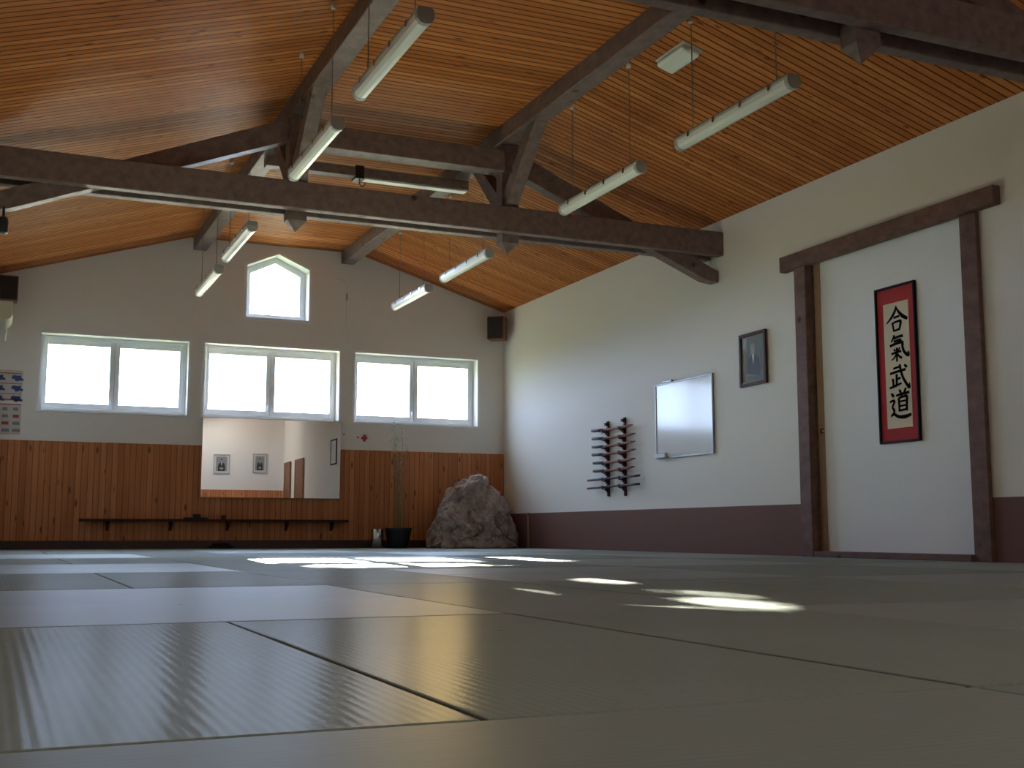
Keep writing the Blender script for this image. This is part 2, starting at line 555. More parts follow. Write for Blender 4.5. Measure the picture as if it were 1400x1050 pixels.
def ordinal(n):
    names = 'first second third fourth fifth sixth seventh eighth ninth tenth eleventh twelfth thirteenth fourteenth fifteenth sixteenth'.split()
    return names[n]

# ------------------------------------------------------------------ room shell
o = MB().box((XR - .3, YB - .3, -0.25), (W + .3, D + .3, -0.045)).build('floor', M['slab'])
tag(o, 'grey subfloor under the tatami mats', 'floor', kind='structure')

def roof_z(x):
    return min(EAVE + SLOPE * (W - x), EAVE + SLOPE * (x - 0.04), ZF)

WIN = [(0.45, 2.205), (2.405, 4.18), (4.395, 6.18)]
WZ0, WZ1 = 1.675, 2.62
HX0, HX1, HZ0, HZS, HZP, HXC = 2.915, 3.745, 3.0, 3.69, 3.87, 3.325
T = 0.28
# far wall: vertical strips around the openings
w = MB()
def strip(x0, x1, z0, z1f, z0f=None):
    """wall piece between x0 and x1; bottom z0 (or function), top function"""
    xs = [x0, x1]
    for k in (KL, KR, HXC):
        if x0 < k < x1:
            xs.insert(-1, k)
    xs = sorted(set(xs))
    for a, b in zip(xs, xs[1:]):
        lo = (lambda x: z0) if z0f is None else z0f
        w.prism([(a, lo(a)), (b, lo(b)), (b, z1f(b)), (a, z1f(a))], 1, D, D + T)
rt = lambda x: roof_z(x) + 0.05
c = lambda v: (lambda x: v)
xs = [XR - .2] + [e for p in WIN for e in p] + [W + .28]
for i in range(0, len(xs), 2):
    strip(xs[i], xs[i + 1], -0.2, c(WZ1))
for a, b in WIN:
    strip(a, b, -0.2, c(WZ0))
strip(XR - .2, HX0, WZ1, rt)
strip(HX1, W + .28, WZ1, rt)
strip(HX0, HX1, WZ1, c(HZ0))
hz = lambda x: HZS + (HZP - HZS) * (1 - abs(x - HXC) / ((HX1 - HX0) / 2))
strip(HX0, HX1, 0, rt, hz)
bmesh.ops.remove_doubles(w.bm, verts=w.bm.verts, dist=0.0005)
wf = w.build('wall_far', M['plaster'])
tag(wf, 'white plaster far wall with windows above pine boarding', 'wall', kind='structure')
MB().box((XL + .005, D - 0.018, 0.10), (W - .004, D - .0005, 1.298), bevel=0.003).build('wainscot', M['pine'], wf)
MB().box((XL + .005, D - 0.032, -0.04), (W - .004, D - .0005, 0.10), bevel=0.004).build('plinth', M['plinth'], wf)

YA0, YA1 = 6.405, 8.53    # outer edges of the doorway posts
NA, NB = YA0 + .15, YA1 - .141
wr = MB().box((W, YB - .28, -0.2), (W + .28, NA, EAVE + 0.02)).box((W, NB, -0.2), (W + .28, D + .28, EAVE + 0.02))
wr.box((W, NA, 2.63), (W + .28, NB, EAVE + 0.02)).box((W + .052, NA, -0.2), (W + .28, NB, 2.63))
wr = wr.build('wall_right', M['plaster'])
tag(wr, 'long white plaster right wall with a brown painted dado', 'wall', kind='structure')
dado = MB()
dado.box((W - .010, YB + .01, -0.04), (W - .0005, 6.404, 0.458), bevel=.002)
dado.box((W - .010, 8.531, -0.04), (W - .0005, D - .034, 0.458), bevel=.002)
dado.build('dado', M['brownpaint'], wr)

wl = MB().box((XL - .28, 4.55, -0.2), (XL, D + .28, 3.30)).build('wall_left', M['plaster'])
tag(wl, 'white plaster left wall running to the far corner', 'wall', kind='structure')
wn = MB().box((XR - .28, YB - .28, -0.2), (XR, 4.55, 2.62))
wn.box((XR - .28, 4.55, -0.2), (XL - .281, 4.80, 2.62))
tag(wn.build('wall_recess', M['plaster']), 'white plaster wall of the recess left of the camera', 'wall', kind='structure')
wb = MB()
for a, b in zip([XR - .28, KL, KR], [KL, KR, W + .28]):
    wb.prism([(a, -0.2), (b, -0.2), (b, roof_z(b) + .05), (a, roof_z(a) + .05)], 1, YB - .28, YB)
wb = wb.build('wall_back', M['plaster'])
tag(wb, 'white plaster back wall seen only in the mirror', 'wall', kind='structure')
MB().box((XR, YB + .0005, 0.0), (W - .012, YB + .02, 1.34), bevel=.003).build('wainscot', M['pine'], wb)

ce = MB()
def ceil_piece(a, b):
    za, zb = roof_z(a), roof_z(b)
    ce.prism([(a, za), (b, zb), (b, zb + .12), (a, za + .12)], 1, YB - .3, D + .3)
ceil_piece(XR - .3, KL - 0.0)
ceil_piece(KL, KR)
ceil_piece(KR, W + .3)
o = ce.build('ceiling', M['ceil'])
tag(o, 'orange pine board ceiling, sloped at both sides and flat in the middle', 'ceiling', kind='structure')

# ------------------------------------------------------------------ windows
def ring(mb, x0, x1, z0, z1, t, y0, y1, tl=None, tr=None, tz=None):
    tl, tr, tz = tl or t, tr or t, tz or t
    mb.box((x0, y0, z0), (x0 + tl, y1, z1), bevel=.004)
    mb.box((x1 - tr, y0, z0), (x1, y1, z1), bevel=.004)
    mb.box((x0 + tl, y0, z0), (x1 - tr, y1, z0 + tz), bevel=.004)
    mb.box((x0 + tl, y0, z1 - tz), (x1 - tr, y1, z1), bevel=.004)

RY = D + 0.17      # face of the window frames inside the openings
wlab = ['wide white two-pane window in the far wall, beside the left corner',
        'wide white two-pane window right above the mirror',
        'wide white two-pane window nearest the right-hand loudspeaker']
for i, (a, b) in enumerate(WIN):
    wn_ = thing('window_%d' % (i + 1), wlab[i], 'window', ((a + b) / 2, RY, WZ0), kind='structure')
    f = MB()
    ring(f, a, b, WZ0, WZ1, 0.052, RY, RY + .07)
    m = (a + b) / 2
    f.box((m - .02, RY + .005, WZ0 + .05), (m + .02, RY + .065, WZ1 - .05))
    f.build('window_frame', M['pvc'], wn_)
    tr = MB()
    for u0, u1, v0, v1 in ((a - .028, b + .028, WZ1, WZ1 + .03), (a - .028, a, WZ0 - .02, WZ1), (b, b + .028, WZ0 - .02, WZ1), (a, b, WZ0 - .02, WZ0)):
        tr.box((u0, D - .012, v0), (u1, D - .0005, v1))
    tr.build('casing', M['pvc'], wn_)
    for s, (u0, u1) in enumerate(((a + .045, m - .004), (m + .004, b - .045))):
        sm = MB()
        ring(sm, u0, u1, WZ0 + .045, WZ1 - .045, 0.044, RY - .018, RY + .045, tl=.056 if s else .042, tr=.042 if s else .056, tz=.066)
        sash = sm.build('sash', M['pvc'], wn_)
        MB().box((u0 + .042, RY + .015, WZ0 + .100), (u1 - .042, RY + .020, WZ1 - .100)).build('pane', M['glass'], sash)
        if s == 0:
            h = MB()
            h.box((m - .038, RY - .03, 1.80), (m - .020, RY - .0185, 1.86), bevel=.003)
            h.box((m - .034, RY - .048, 1.845), (m - .024, RY - .030, 1.855))
            h.box((m - .036, RY - .058, 1.745), (m - .022, RY - .048, 1.858), bevel=.003)
            h.build('handle', M['pvc'], sash)

hw = thing('window_4', 'small white house-shaped window under the roof peak', 'window', (HXC, RY, HZ0), kind='structure')
def house(x0, x1, z0, zs, zp):
    return [(x0, z0), (x1, z0), (x1, zs), (HXC, zp), (x0, zs)]
def house_ring(name, mat, outer, inner, y0, y1, parent):
    mb = MB()
    O, I = house(*outer), house(*inner)
    for i in range(5):
        j = (i + 1) % 5
        mb.prism([O[i], O[j], I[j], I[i]], 1, y0, y1)
    return mb.build(name, mat, parent)
def inset(t):
    return (HX0 + t, HX1 - t, HZ0 + t, HZS - t * .75, HZP - t)
house_ring('casing', M['pvc'], inset(-.032), inset(0), D - .012, D - .0005, hw)
house_ring('window_frame', M['pvc'], inset(0), inset(.045), RY + .04, RY + .10, hw)
hs = house_ring('sash', M['pvc'], inset(.040), inset(.082), RY + .022, RY + .085, hw)
MB().prism(house(*inset(.078)), 1, RY + .055, RY + .060).build('pane', M['glass'], hs)

# ------------------------------------------------------------------ tatami mats
XC = [-0.27, 1.25, 2.05, 3.62, 5.15, 6.565]
BANDS = [(-2.12, -1.22, -0.33), (-0.33, 0.47, 1.27), (1.27, 2.05, 2.87), (2.87, 3.72, 4.68), (4.68, 5.58, 6.48), (6.48, 7.38, 8.28), (8.28, 9.18, 10.08), (10.08, 10.98, 11.88), (11.88, 12.78, 13.68), (13.68, 14.47, 15.265)]
def add_mat(x0, x1, y0, y1, kind, row, k):
    g = 0.0035
    cx, cy = (x0 + x1) / 2, (y0 + y1) / 2
    z = random.uniform(-0.0012, 0.0)
    mb = MB().box((x0 + g, y0 + g, -0.045), (x1 - g, y1 - g, z), bevel=0.004, seg=2)
    o = mb.build('tatami_mat', M['mat_long'] if kind == 'Y' else M['mat_cross'], None, origin=(cx, cy, -0.045))
    way = 'with its weave running toward the far wall' if kind == 'Y' else 'with its weave running from wall to wall'
    tag(o, 'tatami mat %s, %s row of mats ahead of the camera, %s from the left wall' % ('laid lengthwise' if kind == 'Y' else 'laid crosswise', ordinal(row), ordinal(k)), 'mat', 'green tatami mats covering the floor')
for bi, (y0, ym, y1) in enumerate(BANDS):
    rows = {0: [], 1: []}
    for ci in range(5):
        x0, x1 = XC[ci], XC[ci + 1]
        if ci == 0 and y0 > 2.0:
            x0 = XL + 0.004
        if ci == 0 and bi == 2:
            x0 = XL + 0.004
        if ci == 1:
            typ = 'S'
        else:
            ph = {0: 0, 2: 1, 3: 0, 4: 1}[ci]
            typ = 'X' if (bi + ph) % 2 == 1 else 'Y'
        xm = 0.50 if ci == 0 else (x0 + x1) / 2
        if bi == 2 and ci == 0:
            xm = 0.525
        r0 = bi * 2
        if typ == 'S':
            rows[0].append((x0, x1, y0, y1, 'Y'))
        elif typ == 'Y':
            rows[0].append((x0, xm, y0, y1, 'Y'))
            rows[0].append((xm, x1, y0, y1, 'Y'))
        else:
            rows[0].append((x0, x1, y0, ym, 'X'))
            rows[1].append((x0, x1, ym, y1, 'X'))
    for r in (0, 1):
        for k, (a, b, c0, d0, t) in enumerate(sorted(rows[r])):
            if bi < 1:
                add_mat(a, b, c0, d0, t, 0, k)
                lab = bpy.data.objects[-1] if False else None
            else:
                add_mat(a, b, c0, d0, t, 0, k)
# labels: number the rows by their near edge
mats = [ob for ob in COL.objects if ob.name.startswith('tatami_mat')]
for ob in mats:
    zs = [ob.location.y + v.co.y for v in ob.data.vertices]
    ob['y0'] = round(min(zs), 2)
def band_of(ob):
    for i, (y0, ym, y1) in enumerate(BANDS):
        if y0 <= ob.location.y < y1:
            return i
for i in range(len(BANDS)):
    for kind in ('lengthwise', 'crosswise'):
        L = [ob for ob in mats if band_of(ob) == i and kind in ob['label']]
        if kind == 'lengthwise':
            L.sort(key=lambda ob: ob.location.x)
            for k, ob in enumerate(L):
                if i == 0:
                    ob['label'] = 'green tatami mat laid lengthwise against the back wall, %s from the left' % ordinal(k)
                else:
                    ob['label'] = 'green tatami mat laid lengthwise in the %s double row, %s such from the left' % (ordinal(i - 1), ordinal(k))
        else:
            for half in (0, 1):
                Q = [ob for ob in L if (ob.location.y > BANDS[i][1]) == bool(half)]
                Q.sort(key=lambda ob: ob.location.x)
                for k, ob in enumerate(Q):
                    w_ = 'far half' if half else 'near half'
                    if i == 0:
                        ob['label'] = 'green tatami mat laid crosswise before the back wall, %s, %s from the left' % (w_, ordinal(k))
                    else:
                        ob['label'] = 'green tatami mat laid crosswise, %s of %s double row, %s from the left' % (w_, ordinal(i - 1), ordinal(k))
for ob in mats:
    del ob['y0']

# ------------------------------------------------------------------ roof timbers
PUR = [(2.215, 2.385), (4.18, 4.35)]
PZ = 3.822
for (a, b), lab in zip(PUR, ('dark timber purlin over the mirror side of the hall, under the left ceiling bend',
                            'dark timber purlin nearer the whiteboard wall, under the right ceiling bend')):
    top = min(roof_z(a), roof_z(b)) + .002
    o = MB().box((a, YB + .002, PZ), (b, D - .001, top), bevel=.006).build('purlin', M['timber'], None, origin=((a + b) / 2, 6.5, PZ))
    tag(o, lab, 'roof beam', 'purlins along the hall')

def truss(y, label, full=True):
    """y: front face of the front tie beam"""
    root = thing('roof_truss', label, 'roof truss', (3.31, y, 2.97), 'dark timber roof trusses')
    x0, x1 = XL + .005, W - .005
    for f in (0, 1):
        yy = y + f * 0.235
        MB().box((x0, yy, 2.955), (x1, yy + .095, 3.195), bevel=.006).build('tie_beam', M['timber'], root)
    yc = y + 0.165
    hd = 0.068
    for xc in (2.285, 4.29):
        q = MB()
        q.box((xc - .085, yc - hd, 2.875), (xc + .085, yc + hd, PZ + .0), bevel=.004)
        # pointed foot
        bm = q.bm
        base = [bm.verts.new((xc + sx * .085, yc + sy * hd, 2.876)) for sx, sy in ((-1, -1), (1, -1), (1, 1), (-1, 1))]
        tip = bm.verts.new((xc, yc, 2.785))
        for i in range(4):
            bm.faces.new((base[(i + 1) % 4], base[i], tip))
        q.build('queen_post', M['timber'], root)
    MB().box((2.37, y + .02, 3.535), (4.205, y + .20, 3.735), bevel=.005).build('straining_beam', M['timber'], root)
    # raking struts pass between the two tie beams and end at the side walls
    ya, yb_ = y + .099, y + .231
    MB().prism([(4.375, 3.545), (6.43, 2.715), (6.575, 2.70), (6.575, 2.815), (4.375, 3.755)], 1, ya, yb_, bevel=.004).build('raking_strut', M['timber'], root)
    MB().prism([(2.20, 3.575), (0.02, 2.73), (-0.105, 2.70), (-0.105, 2.845), (2.20, 3.775)], 1, ya, yb_, bevel=.004).build('raking_strut', M['timber'], root)
    for xc in (2.285, 4.28):
        for s in (-1, 1):
            k = MB()
            p = (xc, yc + s * .10, 3.16)
            q_ = (xc, yc + s * .79, 3.87)
            yq = yc + s * .80
            k.prism([(yc + s * hd, 3.215), (yc + s * hd, 3.36), (yc + s * .60, PZ - .001), (yc + s * .78, PZ - .001), (yc + s * .12, 3.196)], 0, xc - .06, xc + .06, bevel=.004)
            k.build('knee_brace', M['timber'], root)
    return root
truss(9.73, 'dark timber double-tie roof truss spanning the hall before the house-shaped window')
truss(4.80, 'dark timber double-tie roof truss nearest the camera, cut by the top edge')

# beam carrying a hook, fixed under the purlins beyond the truss
hb = thing('hanging_beam', 'slim dark beam with a hook, fixed below both purlins beyond the truss', 'beam', (3.3, 11.12, 3.72))
MB().box((2.26, 11.06, 3.725), (4.36, 11.18, 3.820), bevel=.004).build('beam', M['timber'], hb)
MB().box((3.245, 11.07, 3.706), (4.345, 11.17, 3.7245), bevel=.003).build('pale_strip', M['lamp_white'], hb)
hk = MB()
hk.box((3.145, 11.045, 3.70), (3.235, 11.195, 3.835), bevel=.004)
bk = hk.build('bracket', M['steel_dark'], hb)
pts = [(3.19, 11.06, 3.70), (3.19, 11.06, 3.655)]
for k in range(9):
    a = math.pi * k / 7
    pts.append((3.19 + 0.028 - .028 * math.cos(a), 11.06, 3.655 - .03 * math.sin(a)))
MB().tube(pts, .008).build('hook', M['chrome'], hb, smooth=True)

# ------------------------------------------------------------------ suspended fluorescent lamps
def lamp(x, y0, y1, zb, label, lit=False):
    root = thing('fluorescent_lamp', label, 'ceiling lamp', (x, (y0 + y1) / 2, zb + .085), 'suspended fluorescent lamps')
    # housing
    prof = [(-.045, zb + .062), (.045, zb + .062), (.052, zb + .078), (.040, zb + .098), (-.040, zb + .098), (-.052, zb + .078)]
    MB().prism([(x + a, z) for a, z in prof], 1, y0, y1, bevel=.003).build('housing', M['lamp_body'], root)
    dp = [(-.050, zb + .062), (-.046, zb + .030), (-.030, zb + .008), (0, zb), (.030, zb + .008), (.046, zb + .030), (.050, zb + .062)]
    MB().prism([(x + a, z) for a, z in dp], 1, y0 + .035, y1 - .035).build('diffuser', M['diffuser_fill'] if lit else M['diffuser'], root)
    for ya, yb_ in ((y0 - .002, y0 + .035), (y1 - .035, y1 + .002)):
        ep = [(-.053, zb + .064), (-.049, zb + .028), (-.032, zb + .004), (0, zb - .004), (.032, zb + .004), (.049, zb + .028), (.053, zb + .064)]
        MB().prism([(x + a, z) for a, z in ep], 1, ya, yb_, bevel=.002).build('end_cap', M['lamp_body'], root)
    n = 4
    for k in range(n):
        yy = y0 + (y1 - y0) * (k + .6) / (n + .2)
        for s in (-1, 1):
            cl = MB().box((x + s * .050 - .004, yy - .012, zb + .045), (x + s * .050 + .008 * s, yy + .012, zb + .085), bevel=.002)
            cl.build('clip', M['chrome'], root)
    for yy in (y0 + .18, y1 - .18):
        zt = roof_z(x)
        wr_ = MB().tube([(x, yy, zb + .097), (x, yy, zt - .002)], .0035, 6).build('suspension_wire', M['wire'], root)
        MB().lathe((x, yy, zt - .045), [(.008, 0), (.020, .006), (.022, .044)], 12).build('ceiling_cup', M['lamp_white'], wr_, smooth=True)
for (y0, y1, zb), pos in zip([(5.86, 7.22, 3.0), (7.79, 9.17, 3.0), (10.88, 12.22, 2.985), (12.72, 13.98, 2.975)],
                         ('nearest the camera, below the bulkhead light', 'before the far truss, in front of its right strut', 'beyond the far truss, next to the right purlin', 'closest to the far wall above the right window')):
    lamp(4.52, y0, y1, zb, 'fluorescent lamp in the right row, %s' % pos)
for (y0, y1, zb), pos in zip([(5.86, 7.14, 2.985), (7.66, 8.97, 2.955), (10.58, 11.92, 2.930), (12.30, 13.62, 2.885)],
                         ('nearest the camera, filling the top of view', 'just before the far truss and its left post', 'beyond the far truss, beside the house-shaped window', 'lowest in view, closest to the far wall')):
    lamp(2.05, y0, y1, zb, 'fluorescent lamp in the left row, %s' % pos)

lamp(4.52, -1.62, -0.28, 3.34, 'added fill lamp on wires behind the camera, in the right row', True)  # unseen pair of fill lamps, added to brighten the back wall
lamp(2.05, -1.62, -0.28, 3.34, 'added fill lamp on wires behind the camera, in the left row', True)

# small bulkhead light on the right slope
bl = thing('bulkhead_light', 'small square white bulkhead light on the right ceiling slope', 'ceiling lamp', (4.72, 7.53, roof_z(4.72)))
b = MB().box((-.085, -.20, -.075), (.085, .20, -.018), bevel=.034, seg=4).build('diffuser', M['diffuser'], None)
b.parent = bl
b2 = MB().box((-.092, -.21, -.020), (.092, .21, 0), bevel=.004).build('base_plate', M['lamp_white'], None)
b2.parent = bl
bl.rotation_euler = (0, math.atan(SLOPE), 0)

# ------------------------------------------------------------------ loudspeakers, air conditioner, spot
def speaker(cx, cy, z0, z1, rz, label):
    root = thing('loudspeaker', label, 'loudspeaker', (cx, cy, z0), 'corner loudspeakers')
    w2, d2, h = .12, .10, z1 - z0
    for nm, m, mb in (('cabinet', M['walnut'], MB().box((-w2, -d2, 0), (w2, d2, h), bevel=.006)),
                      ('grille', M['fabric_black'], MB().box((-w2 + .012, -d2 - .014, .014), (w2 - .012, -d2 + .001, h - .014), bevel=.005)),
                      ('bracket', M['steel_dark'], MB().box((-.03, d2 - .002, h * .35), (.03, d2 + .06, h * .65), bevel=.003))):
        o_ = mb.build(nm, m, None)
        o_.parent = root
    root.rotation_euler = (0, 0, rz)
    return root
speaker(6.40, 15.12, 2.89, 3.215, math.radians(-38), 'brown wooden loudspeaker with black grille high in the right far corner')
speaker(0.036, 15.06, 2.925, 3.225, math.radians(0), 'black-fronted loudspeaker high in the left corner above the air conditioner')

ac = thing('air_conditioner', 'cream wall-mounted air conditioner seen end-on below the left loudspeaker', 'air conditioner', (XL, 14.67, 2.44))
prof = [(XL + .001, 2.805), (.095, 2.805), (.106, 2.795), (.110, 2.655), (.085, 2.61), (.045, 2.588), (XL + .001, 2.57)]
MB().prism(prof, 1, 14.35, 15.0, bevel=.006).build('casing', M['cream'], ac)
MB().prism([(.040, 2.586), (.060, 2.590), (.050, 2.440), (.036, 2.440)], 1, 14.38, 14.97, bevel=.003).build('air_flap', M['lamp_white'], ac)
gr = MB()
for k in range(5):
    gr.box((.100, 14.39, 2.67 + k * .022), (.1125, 14.97, 2.678 + k * .022))
gr.build('grille', M['lamp_body'], ac)

sp = thing('spotlight', 'small black spotlight hanging under the truss end by the left wall', 'lamp', (-0.032, 9.80, 2.52))
MB().tube([(-0.032, 9.80, 2.725), (-0.032, 9.80, 2.63)], .010).build('stem', M['black'], sp)
MB().lathe((-0.034, 9.80, 2.515), [(.038, 0), (.042, .008), (.042, .10), (.034, .122), (.012, .130)], 20).build('lamp_shade', M['black'], sp, smooth=True)

# ------------------------------------------------------------------ framed doorway on the right wall with its white sliding panel
df = thing('door_1', 'white sliding door panel between brown posts under a long wooden lintel', 'door', (W, 7.43, 0), kind='structure')
fr_ = MB().box((W - .078, 6.195, 2.568), (W - .001, 8.735, 2.708), bevel=.005).build('lintel', M['post'], df)
MB().box((W - .075, YA1 - .155, -.001), (W - .001, YA1, 2.566), bevel=.005).box((W - .002, NB - .014, -.001), (W + .0515, NB - .0005, 2.629)).build('post', M['post'], df)
MB().box((W - .042, YA0, -.001), (W - .001, YA0 + .165, 2.566), bevel=.005).build('post', M['post'], df)
MB().box((W - .070, YA0 + .167, -.001), (W + .050, YA1 - .157, .048), bevel=.004).build('sill', M['post'], df)
PX = W + .026
pn = MB().box((PX, NA + .001, .0485), (PX + .024, NB - .015, 2.629)).build('door_panel', M['panel'], df)
MB().box((PX - .008, YA1 - .245, .050), (PX - .0002, YA1 - .160, 2.627), bevel=.003).build('stile', M['tan'], pn)
kb = MB().tube([(PX - .008, YA1 - .232, 1.085), (PX - .026, YA1 - .232, 1.085)], [.018, .022], 16)
kb.build('pull_knob', M['chrome'], pn, smooth=True)

# ------------------------------------------------------------------ calligraphy scroll picture
SY0, SY1, SZ0, SZ1 = 7.112, 7.572, 0.918, 2.192
sx = PX - .0005
cal = thing('calligraphy_picture', 'tall black-framed calligraphy with red mount and four brushed characters', 'picture', (sx, (SY0 + SY1) / 2, SZ0))
f = MB()
t = .018
f.box((sx - .028, SY0, SZ0), (sx, SY0 + t, SZ1), bevel=.003)
f.box((sx - .028, SY1 - t, SZ0), (sx, SY1, SZ1), bevel=.003)
f.box((sx - .028, SY0 + t, SZ0), (sx, SY1 - t, SZ0 + t), bevel=.003)
f.box((sx - .028, SY0 + t, SZ1 - t), (sx, SY1 - t, SZ1), bevel=.003)
f.build('frame', M['frame_black'], cal)
MB().box((sx - .012, SY0 + t - .002, SZ0 + t - .002), (sx - .002, SY1 - t + .002, SZ1 - t + .002)).build('mount', M['red_mount'], cal)
py0, py1, pz0, pz1 = SY0 + .082, SY1 - .090, SZ0 + .118, SZ1 - .140
pp = MB().box((sx - .015, py0, pz0), (sx - .0121, py1, pz1)).build('paper', M['paper'], cal)
K = {}
K['go'] = [([(50, 98), (44, 82), (28, 62), (2, 42)], [5, 9, 9, 3]), ([(48, 94), (60, 76), (78, 58), (99, 46)], [4, 8, 12, 9]), ([(36, 58), (64, 61)], [7, 7]),
           ([(30, 42), (36, 10)], [8, 6]), ([(30, 40), (58, 44), (68, 40), (60, 12)], [6, 7, 10, 7]), ([(36, 13), (62, 16)], [6, 7])]
K['ki'] = [([(36, 100), (32, 90), (20, 76)], [9, 8, 4]), ([(34, 88), (58, 92), (76, 92)], [8, 8, 9]), ([(32, 77), (52, 80), (68, 80)], [7, 7, 8]),
           ([(14, 63), (44, 69), (70, 70), (72, 54), (78, 36), (90, 24), (97, 22), (96, 36)], [8, 9, 11, 9, 9, 11, 11, 3]),
           ([(46, 54), (46, 30), (44, 4)], [8, 8, 7]), ([(20, 34), (44, 38), (66, 39)], [7, 7, 8]), ([(32, 50), (39, 42)], [7, 6]), ([(60, 53), (51, 42)], [7, 5]),
           ([(44, 34), (34, 20), (20, 12)], [7, 6, 3]), ([(47, 34), (56, 22), (68, 14)], [6, 7, 8])]
K['bu'] = [([(26, 84), (42, 87), (54, 88)], [8, 8, 8]), ([(10, 66), (44, 71), (82, 75)], [8, 9, 9]), ([(56, 98), (60, 72), (70, 42), (84, 18), (95, 4), (97, 22)], [8, 9, 9, 10, 11, 2]),
           ([(76, 94), (82, 88), (88, 82)], [5, 10, 9]), ([(40, 62), (40, 40), (38, 20)], [9, 9, 8]), ([(42, 42), (58, 45)], [7, 8]), ([(22, 46), (24, 30), (24, 16)], [9, 8, 8]),
           ([(6, 10), (34, 17), (62, 24)], [7, 9, 6])]
K['do'] = [([(48, 100), (53, 94), (57, 87)], [5, 9, 8]), ([(80, 103), (74, 94), (68, 88)], [9, 8, 4]), ([(34, 80), (62, 84), (94, 87)], [8, 8, 9]), ([(63, 82), (58, 74)], [7, 6]),
           ([(46, 72), (47, 46), (47, 24)], [9, 8, 8]), ([(46, 71), (66, 74), (82, 73), (81, 48), (80, 24)], [7, 7, 10, 9, 9]), ([(48, 58), (78, 60)], [6, 6]), ([(48, 42), (78, 44)], [6, 6]), ([(47, 27), (79, 29)], [7, 7]),
           ([(12, 90), (18, 84), (24, 77)], [5, 10, 8]), ([(4, 60), (18, 64), (26, 60), (16, 42), (22, 32), (22, 22), (8, 8)], [6, 8, 8, 7, 9, 8, 5]), ([(8, 12), (22, 16), (44, 6), (72, 4), (100, 10)], [5, 9, 10, 12, 8])]
# the characters stand one under the other; u grows toward -y as seen from the room
SH = SZ1 - SZ0
SWd = SY1 - SY0
for key, f0, f1 in (('go', .130, .315), ('ki', .318, .497), ('bu', .505, .668), ('do', .668, .848)):
    zt, zb = SZ1 - f0 * SH, SZ1 - f1 * SH
    yl, yr = SY1 - .255 * SWd, SY1 - .80 * SWd
    mb = MB()
    lift = [0]
    for pts, wd in K[key]:
        lift[0] += 1
        e = sx - .0156 - .00012 * lift[0]
        fn = lambda u, v, e=e: (e, yl + (yr - yl) * u / 100, zb + (zt - zb) * v / 100)
        mb.ribbon(fn, pts, [q * 1.18 for q in wd])
    mb.build('brush_character', M['ink'], pp)

# ------------------------------------------------------------------ framed portrait photograph on the right wall
def portrait(name, label, mapper, w2, h2, frame_m, style, margin):
    """mapper(u, v, d): picture plane coordinates (metres from the centre) and distance off the wall"""
    root = thing(name, label, 'picture', mapper(0, 0, 0), 'framed portraits')
    def slab(mb, u0, u1, v0, v1, d0, d1):
        P = [mapper(u, v, d) for d in (d0, d1) for u, v in ((u0, v0), (u1, v0), (u1, v1), (u0, v1))]
        bm = mb.bm
        vs = [bm.verts.new(p) for p in P]
        fs = [bm.faces.new([vs[i] for i in q]) for q in ((0, 1, 2, 3), (7, 6, 5, 4), (0, 4, 5, 1), (1, 5, 6, 2), (2, 6, 7, 3), (3, 7, 4, 0))]
        bmesh.ops.recalc_face_normals(bm, faces=fs)
    t = .022 if style != 'suit' else .030
    f = MB()
    slab(f, -w2, -w2 + t, -h2, h2, 0.001, .024)
    slab(f, w2 - t, w2, -h2, h2, 0.001, .024)
    slab(f, -w2 + t, w2 - t, -h2, -h2 + t, 0.001, .024)
    slab(f, -w2 + t, w2 - t, h2 - t, h2, 0.001, .024)
    f.build('frame', frame_m, root)
    g = MB()
    slab(g, -w2 + t - .002, w2 - t + .002, -h2 + t - .002, h2 - t + .002, .002, .008)
    ph = g.build('photograph', M['photo_tan'] if style == 'suit' else M['photo_white'], root)
    iw, ih = w2 - t - margin, h2 - t - margin
    if margin:
        g = MB()
        slab(g, -iw, iw, -ih, ih, .0081, .0086)
        g.build('backdrop', M['photo_mid'] if style != 'suit' else M['photo_grey'], ph)
    L = [.0090]
    def layer():
        L[0] += .0003
        d = L[0]
        return lambda u, v: mapper(u * iw, v * ih, d)
    fn = layer()
    MB().poly(fn, [(-.62, -1), (.62, -1), (.66, -.45), (.56, -.02), (.30, .14), (.10, .22), (-.10, .22), (-.30, .14), (-.56, -.02), (-.66, -.45)]).build('dark_robe', M['photo_dark'], ph)
    fn = layer()
    MB().poly(fn, [(0, -.28), (.11, .18), (.09, .24), (-.09, .24), (-.11, .18)]).build('collar', M['photo_white'], ph)
    fn = layer()
    MB().blob(fn, 0, .44, .21, .25).build('face', M['photo_face'], ph)
    fn = layer()
    MB().poly(fn, [(-.21, .50), (-.20, .66), (-.08, .74), (.08, .74), (.20, .66), (.21, .50), (.14, .60), (-.14, .60)]).build('hair', M['photo_mid'] if style == 'suit' else M['photo_dark'], ph)
    if style != 'suit':
        fn = layer()
        MB().blob(fn, 0, -.62, .34, .16).build('hands', M['photo_face'], ph)
    g = MB()
    slab(g, -w2 + t, w2 - t, -h2 + t, h2 - t, .0128, .0140)
    g.build('cover_glass', M['cover'], root)
    return root
pc = ((9.05 + 9.47) / 2, (1.595 + 2.10) / 2)
portrait('framed_portrait', 'dark-framed portrait photograph on white wall between whiteboard and brown posts', lambda u, v, d: (W - .0005 - d - (u + .222) * .03, pc[0] - u, pc[1] + v), .222, .255, M['frame_brown'], 'suit', .02)
portrait('framed_portrait', 'framed black-and-white portrait on the back wall, left one in the mirror', lambda u, v, d: (4.895 + u, YB + .0005 + d, 2.035 + v), .215, .262, M['silver_frame'], 'robe', .045)
portrait('framed_portrait', 'framed black-and-white portrait on the back wall, right one in the mirror', lambda u, v, d: (5.925 + u, YB + .0005 + d, 2.075 + v), .19, .262, M['silver_frame'], 'robe', .045)

